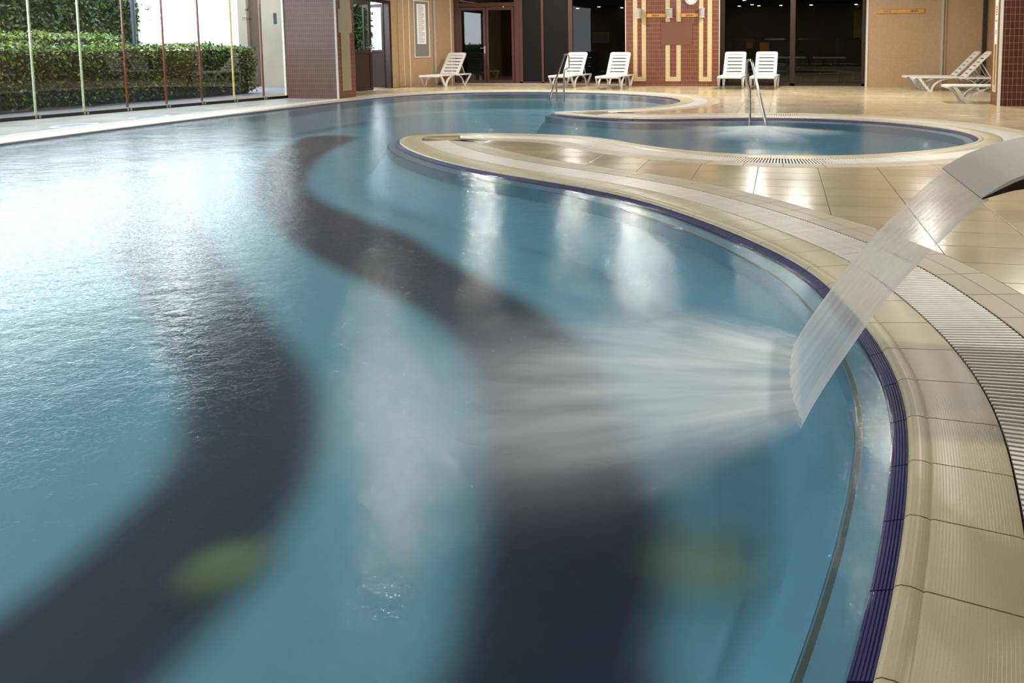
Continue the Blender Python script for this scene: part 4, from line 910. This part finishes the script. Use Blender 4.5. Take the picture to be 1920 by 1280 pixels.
# ------------------------------------------------------------------ loungers
def make_lounger():
    r_ = empty('sun_lounger', (0, 0, 0)); m = M['white_plastic']; Wd = .31; zs = .335
    # seat: slotted, slightly dished
    s = MB(); n = 9; L_ = 1.12
    for sx in (-1, 1): s.bbox(min(sx*Wd, sx*(Wd-.085)), .0, zs-.035, max(sx*Wd, sx*(Wd-.085)), L_, zs, .012)
    for i in range(n):
        y0 = i*L_/n+(.0 if i == 0 else .009); y1 = (i+1)*L_/n-.009; s.bbox(-Wd+.08, y0, zs-.028, Wd-.08, y1, zs-.006, .006)
    s.bbox(-Wd+.01, -.035, zs-.06, Wd-.01, .02, zs-.005, .014)
    s.build('seat', m, r_)
    # backrest
    ang_ = math.radians(47); b = MB(); Lb = .83; nb_ = 6; hw = .285
    b.prism([(-hw, 0), (-hw+.085, 0), (-hw+.085, Lb-.10), (-hw, Lb-.10)], 'z', -.022, .006); b.prism([(hw-.085, 0), (hw, 0), (hw, Lb-.10), (hw-.085, Lb-.10)], 'z', -.022, .006)
    for i in range(nb_):
        y0 = i*(Lb-.10)/nb_+.022; y1 = (i+1)*(Lb-.10)/nb_-.014; b.bbox(-hw+.08, y0, -.018, hw-.08, y1, .0, .005)
    b.prism([(-hw, Lb-.102), (hw, Lb-.102), (hw, Lb-.05), (hw-.02, Lb-.012), (hw-.06, Lb), (-hw+.06, Lb), (-hw+.02, Lb-.012), (-hw, Lb-.05)], 'z', -.022, .006)
    ca, sa = math.cos(ang_), math.sin(ang_); b.v = [(x, 1.13+y*ca-z*sa, zs-.01+y*sa+z*ca) for x, y, z in b.v]; b.build('backrest', m, r_)
    # side rails, rear bar
    f = MB()
    for sx in (-1, 1): f.bbox(sx*(Wd-.0)-.022, 1.0, zs-.045, sx*(Wd-.0)+.022, 1.88, zs-.005, .01)
    f.bbox(-Wd, 1.83, zs-.045, Wd, 1.88, zs-.008, .01); f.build('frame', m, r_)
    # legs: U-shaped with a curved rear stroke
    def uleg(y0, ya, yb, y1, sx):
        th = .045; k = 6; outer = [(y0, zs-.03)]+[(ya, 0), (yb, 0)]; inner = []
        arc = [(yb+(y1-yb)*(1-math.cos(t*math.pi/2))*1.0, (zs-.04)*math.sin(t*math.pi/2)) for t in np.linspace(0, 1, k+1)][1:]
        arc_in = [(yb-.035+(y1-yb-.02)*(1-math.cos(t*math.pi/2)), .045+(zs-.085)*math.sin(t*math.pi/2)) for t in np.linspace(0, 1, k+1)]
        poly_f = [(y0, zs-.03), (ya, 0), (yb, 0), (yb-.02, .045), (ya+.03, .045), (y0+.075, zs-.03)]
        mb = MB(); x0, x1 = sx*(Wd-.005)-.02, sx*(Wd-.005)+.02
        mb.prism(poly_f, 'x', x0, x1); band_ = [(yb, 0)]+arc
        for i in range(k):
            mb.prism([band_[i], band_[i+1], arc_in[i+1], arc_in[i]], 'x', x0, x1)
        return mb
    for sx in (-1, 1):
        uleg(.06, .30, .40, .82, sx).build('leg', m, r_); uleg(1.86, 1.52, 1.44, 1.08, sx).build('leg', m, r_)
    sp2 = MB()
    for sx in (-1, 1): sp2.tube([(sx*.2, 1.13+.5*ca+.02, zs+.5*sa-.03), (sx*.2, 1.72, zs-.03)], .012, 6)
    sp2.tube([(-.2, 1.72, zs-.03), (.2, 1.72, zs-.03)], .012, 6); sp2.build('back_support', m, r_)
    return r_
L0 = make_lounger()
def mid(px1, px2, py, Y):
    return gy((px1+px2)/2, py, Y)[0]
GL = 'white plastic sun loungers round the pool hall'
spots = [  # x, y of the foot end centre, heading of the long axis from +Y (clockwise), label
    (-9.45, 20.12, 4, 'white sun lounger standing alone under the notice board by the double door'),
    (mid(1019, 1078, 163, 20.1), 20.1, 3, 'white sun lounger partly behind the handrail, in front of dark glass'),
    (mid(1109, 1166, 164, 19.68), 19.68, 1, 'white sun lounger beside the tiled pier on its brown window side'),
    (mid(1340, 1395, 166, 19.9), 19.9, 2, 'white sun lounger against the wide dark window, next to the tiled pier'),
    (mid(1400, 1457, 166, 19.9), 19.9, 3, 'white sun lounger directly beside the whirlpool handrail, before the wide window'),
    (3.02, 20.75, 90, 'white sun lounger pushed against the tan wall below the coat rack'),
    (3.10, 20.0, 90, 'white sun lounger standing close in front of the one at the tan wall'),
    (3.09, 16.0, 90, 'white sun lounger sticking out from behind the dark brown column'),
]
for i, (x, y, a, lb) in enumerate(spots):
    o = L0 if i == 0 else copy_tree(L0)
    o.location = (x, y, 0); o.rotation_euler = (0, 0, -math.radians(a)); tag(o, lb, 'sun lounger', GL)

# ------------------------------------------------------------------ handrails
def px_on(px, py, Y): x, z = gy(px, py, Y); return (x, Y, z)
def rail(name, paths, label, r=.021):
    r_ = empty(name, paths[0][0], label=label, cat='handrail'); o_ = Vector(paths[0][0])
    for nm, pts in zip(('top_rail', 'post', 'post'), paths):
        MB().tube([p-o_ for p in round_path(pts, .07)], r, 12).build(nm, M['steel'], r_, smooth=True)
    for pts in paths:
        e = Vector(pts[-1]) if Vector(pts[-1]).z < Vector(pts[0]).z else Vector(pts[0])
        MB().lathe([(r, 0), (.04, 0), (.04, .012), (r, .02)], 14, tuple(Vector((e.x, e.y, e.z))-o_)).build('flange', M['steel'], r_)
    return r_
Yw = 12.2
rail('pool_handrail', [[px_on(1406, 240, Yw), px_on(1406, 165, Yw), px_on(1399.5, 148, Yw), px_on(1400, 113, Yw), px_on(1409, 112, Yw-.1), px_on(1437, 235, Yw-.35)]],
     'steel handrail with a long slanting bar at the round bubbling basin')
Yq = 17.3
rail('pool_handrail', [[px_on(1029, 190, Yq-.5), px_on(1059, 101, Yq), px_on(1066.5, 103, Yq), px_on(1067, 127, Yq), px_on(1057.5, 131, Yq), px_on(1057, 190, Yq)], [px_on(1043, 145, Yq-.25), px_on(1043.5, 190, Yq-.25)]],
     'slim steel handrail rising from the far bay before a lounger')

# ------------------------------------------------------------------ water spout and its falling sheet
sp = empty('water_spout', (1.4, 2.7, 0), label='wide curved brushed steel water spout arching over the pool edge', cat='water spout')
top = [(.572, .657), (.60, .676), (.646, .706), (.69, .727), (.74, .747), (.80, .765), (.87, .779), (.96, .785), (1.06, .775), (1.16, .745), (1.25, .69), (1.32, .60), (1.36, .48), (1.38, .30), (1.38, .0)]
top = catmull(np.array([top[0]]+top+[top[-1]]), 4)[4:-8]
tt = np.gradient(top, axis=0); tt /= np.hypot(*tt.T)[:, None]; nn = np.stack([tt[:, 1], -tt[:, 0]], 1)
y0s, y1s = 2.41, 2.99
s_ = MB(); n = len(top); acc = np.r_[0, np.cumsum(np.hypot(*np.diff(top, axis=0).T))]
th = np.clip(.006+acc*.26, .006, .09); vs = []
for i in range(n):
    e = .008
    a, b = top[i], top[i]+nn[i]*th[i]; em_ = min(e, th[i]*.3)
    sec = [(y0s, b), (y0s, a+nn[i]*em_), (y0s+em_, a), (y1s-em_, a), (y1s, a+nn[i]*em_), (y1s, b)]
    for y, q in sec: vs.append((q[0]-1.4, y-2.7, q[1]))
mask_top = [(i*6+j, i*6+j+1, (i+1)*6+j+1, (i+1)*6+j) for i in range(n-1) for j in (1, 2, 3)]
MB().add(vs, mask_top).build('top_shell', M['brushed'], sp, smooth=True)
side_f = [(i*6+j, i*6+(j+1) % 6, (i+1)*6+(j+1) % 6, (i+1)*6+j) for i in range(n-1) for j in (0, 4, 5)]+[tuple(range(6))]
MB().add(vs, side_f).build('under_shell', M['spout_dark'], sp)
MB().bbox(-.16, -.36, -.0, .06, .36, .012).build('base_plate', M['brushed'], sp)
# falling sheet
fl = [(.585, .652), (.52, .60), (.452, .530), (.385, .458), (.313, .375), (.24, .275), (.162, .155), (.10, .055), (.048, -.045)]
fl = catmull(np.array([fl[0]]+fl+[fl[-1]]), 4)[4:-8]; n = len(fl)
mbw = MB(); NC = 40; vs = []; uvl = []
for layer in (0, 1):
    for i, (x, z) in enumerate(fl):
        f_ = i/(n-1); ya = 2.415-.125*f_**1.2; yb = 2.988+.0*f_
        for j in range(NC+1):
            v_ = j/NC; y = ya+(yb-ya)*v_; e = abs(v_-.5)*2; bulge = .010*(e**6)+.0025*math.sin(j*2.1)+.0015*math.sin(j*5.3); cx_ = .028*(1-e*e)*f_**2
            vs.append((x-.0-cx_+(bulge if layer == 0 else -bulge-.004), y, z)); uvl.append((f_, v_))
K = (NC+1)*n
for i in range(n-1):
    for j in range(NC):
        a = i*(NC+1)+j; q = (a, a+1, a+NC+2, a+NC+1); mbw.uv[len(mbw.f)] = [uvl[k_] for k_ in q]; mbw.f.append(q)
mbw.v = vs[:K]
mbw.build('falling_water_sheet', M['curtain'], smooth=True, label='smooth translucent sheet of water falling from the steel spout', cat='water')

# foam: fan of aerated water in front of the sheet; radius runs along u
def fan(name, c, rad_fn, a0, a1, n, m, z, mat, dome, **k):
    mb = MB(); vs = []; uv = []
    for i in range(m+1):
        for j in range(n+1):
            f_ = i/m; a = a0+(a1-a0)*j/n; r_ = rad_fn(a)*f_; vs.append((r_*math.cos(a), r_*math.sin(a)*1.0, z+dome*(1-f_)**1.5)); uv.append((f_, (a-a0)/(a1-a0)))
    mb.v = vs
    for i in range(m):
        for j in range(n):
            a = i*(n+1)+j; q = (a, a+1, a+n+2, a+n+1); mb.uv[len(mb.f)] = [uv[t_] for t_ in q]; mb.f.append(q)
    o = mb.build(name, mat, smooth=True, **k); o.location = (*c, 0); return o
def spread(a):
    d = (a-math.pi*1.02); return .35+.75*math.exp(-(d/.75)**2)
fm = foam_mat('foam_streaks', (2.2, 11., 1.), 1.25, .0, .34, .3)
# build the fan around a line source so that the densest part lies along the sheet
mb = MB(); vs = []; uv = []; n, m_ = 90, 30
for i in range(m_+1):
    for j in range(n+1):
        f_ = i/m_; q_ = j/n; y_src = 2.2+.88*q_; a = math.pi+(.5-q_)*1.9; L_ = 1.45*math.exp(-((q_-.42)/.42)**2)+.3
        x = .07+L_*f_*math.cos(a); y = y_src+L_*f_*math.sin(a)*1.0-.0; vs.append((x, y, ZW+.004+.018*(1-f_)**2)); uv.append((f_, q_))
mb.v = vs
for i in range(m_):
    for j in range(n):
        a = i*(n+1)+j; q = (a, a+1, a+n+2, a+n+1); mb.uv[len(mb.f)] = [uv[t_] for t_ in q]; mb.f.append(q)
mb.build('splash_foam', fm, smooth=True, label='soft white splash fanning out where the falling sheet meets the pool', cat='foam', kind='stuff')
c = gz(1425, 250, ZW)
fan('bubble_mound', c, lambda a: 1.1+.15*math.sin(3*a)+.15*math.sin(5*a+1), 0, 2*math.pi, 60, 16, ZW+.004, foam_mat('bubble_foam', (3., 14., 1.), 1.0, .0, .65), .10, label='low mound of white bubbling water in the round basin', cat='foam', kind='stuff')
# pool-floor light discs
for (px, py), r_, lb in (((425, 1060), .20, 'dim yellow green round light on the dark band of the pool floor'), ((1330, 1080), .27, 'dim yellow green round light on the blue pool floor under the spout side'), ((1445, 520), .12, 'small pale green round light near the curved pool wall')):
    c = gz(px, py, ZF+.012); o = fan('underwater_light', c, lambda a: r_, 0, 2*math.pi, 32, 6, 0, glow_mat('underwater_glow', rgb('a4b67e')), .01, label=lb, cat='light'); o.location.z = ZF+(.07 if px == 1330 else .01)
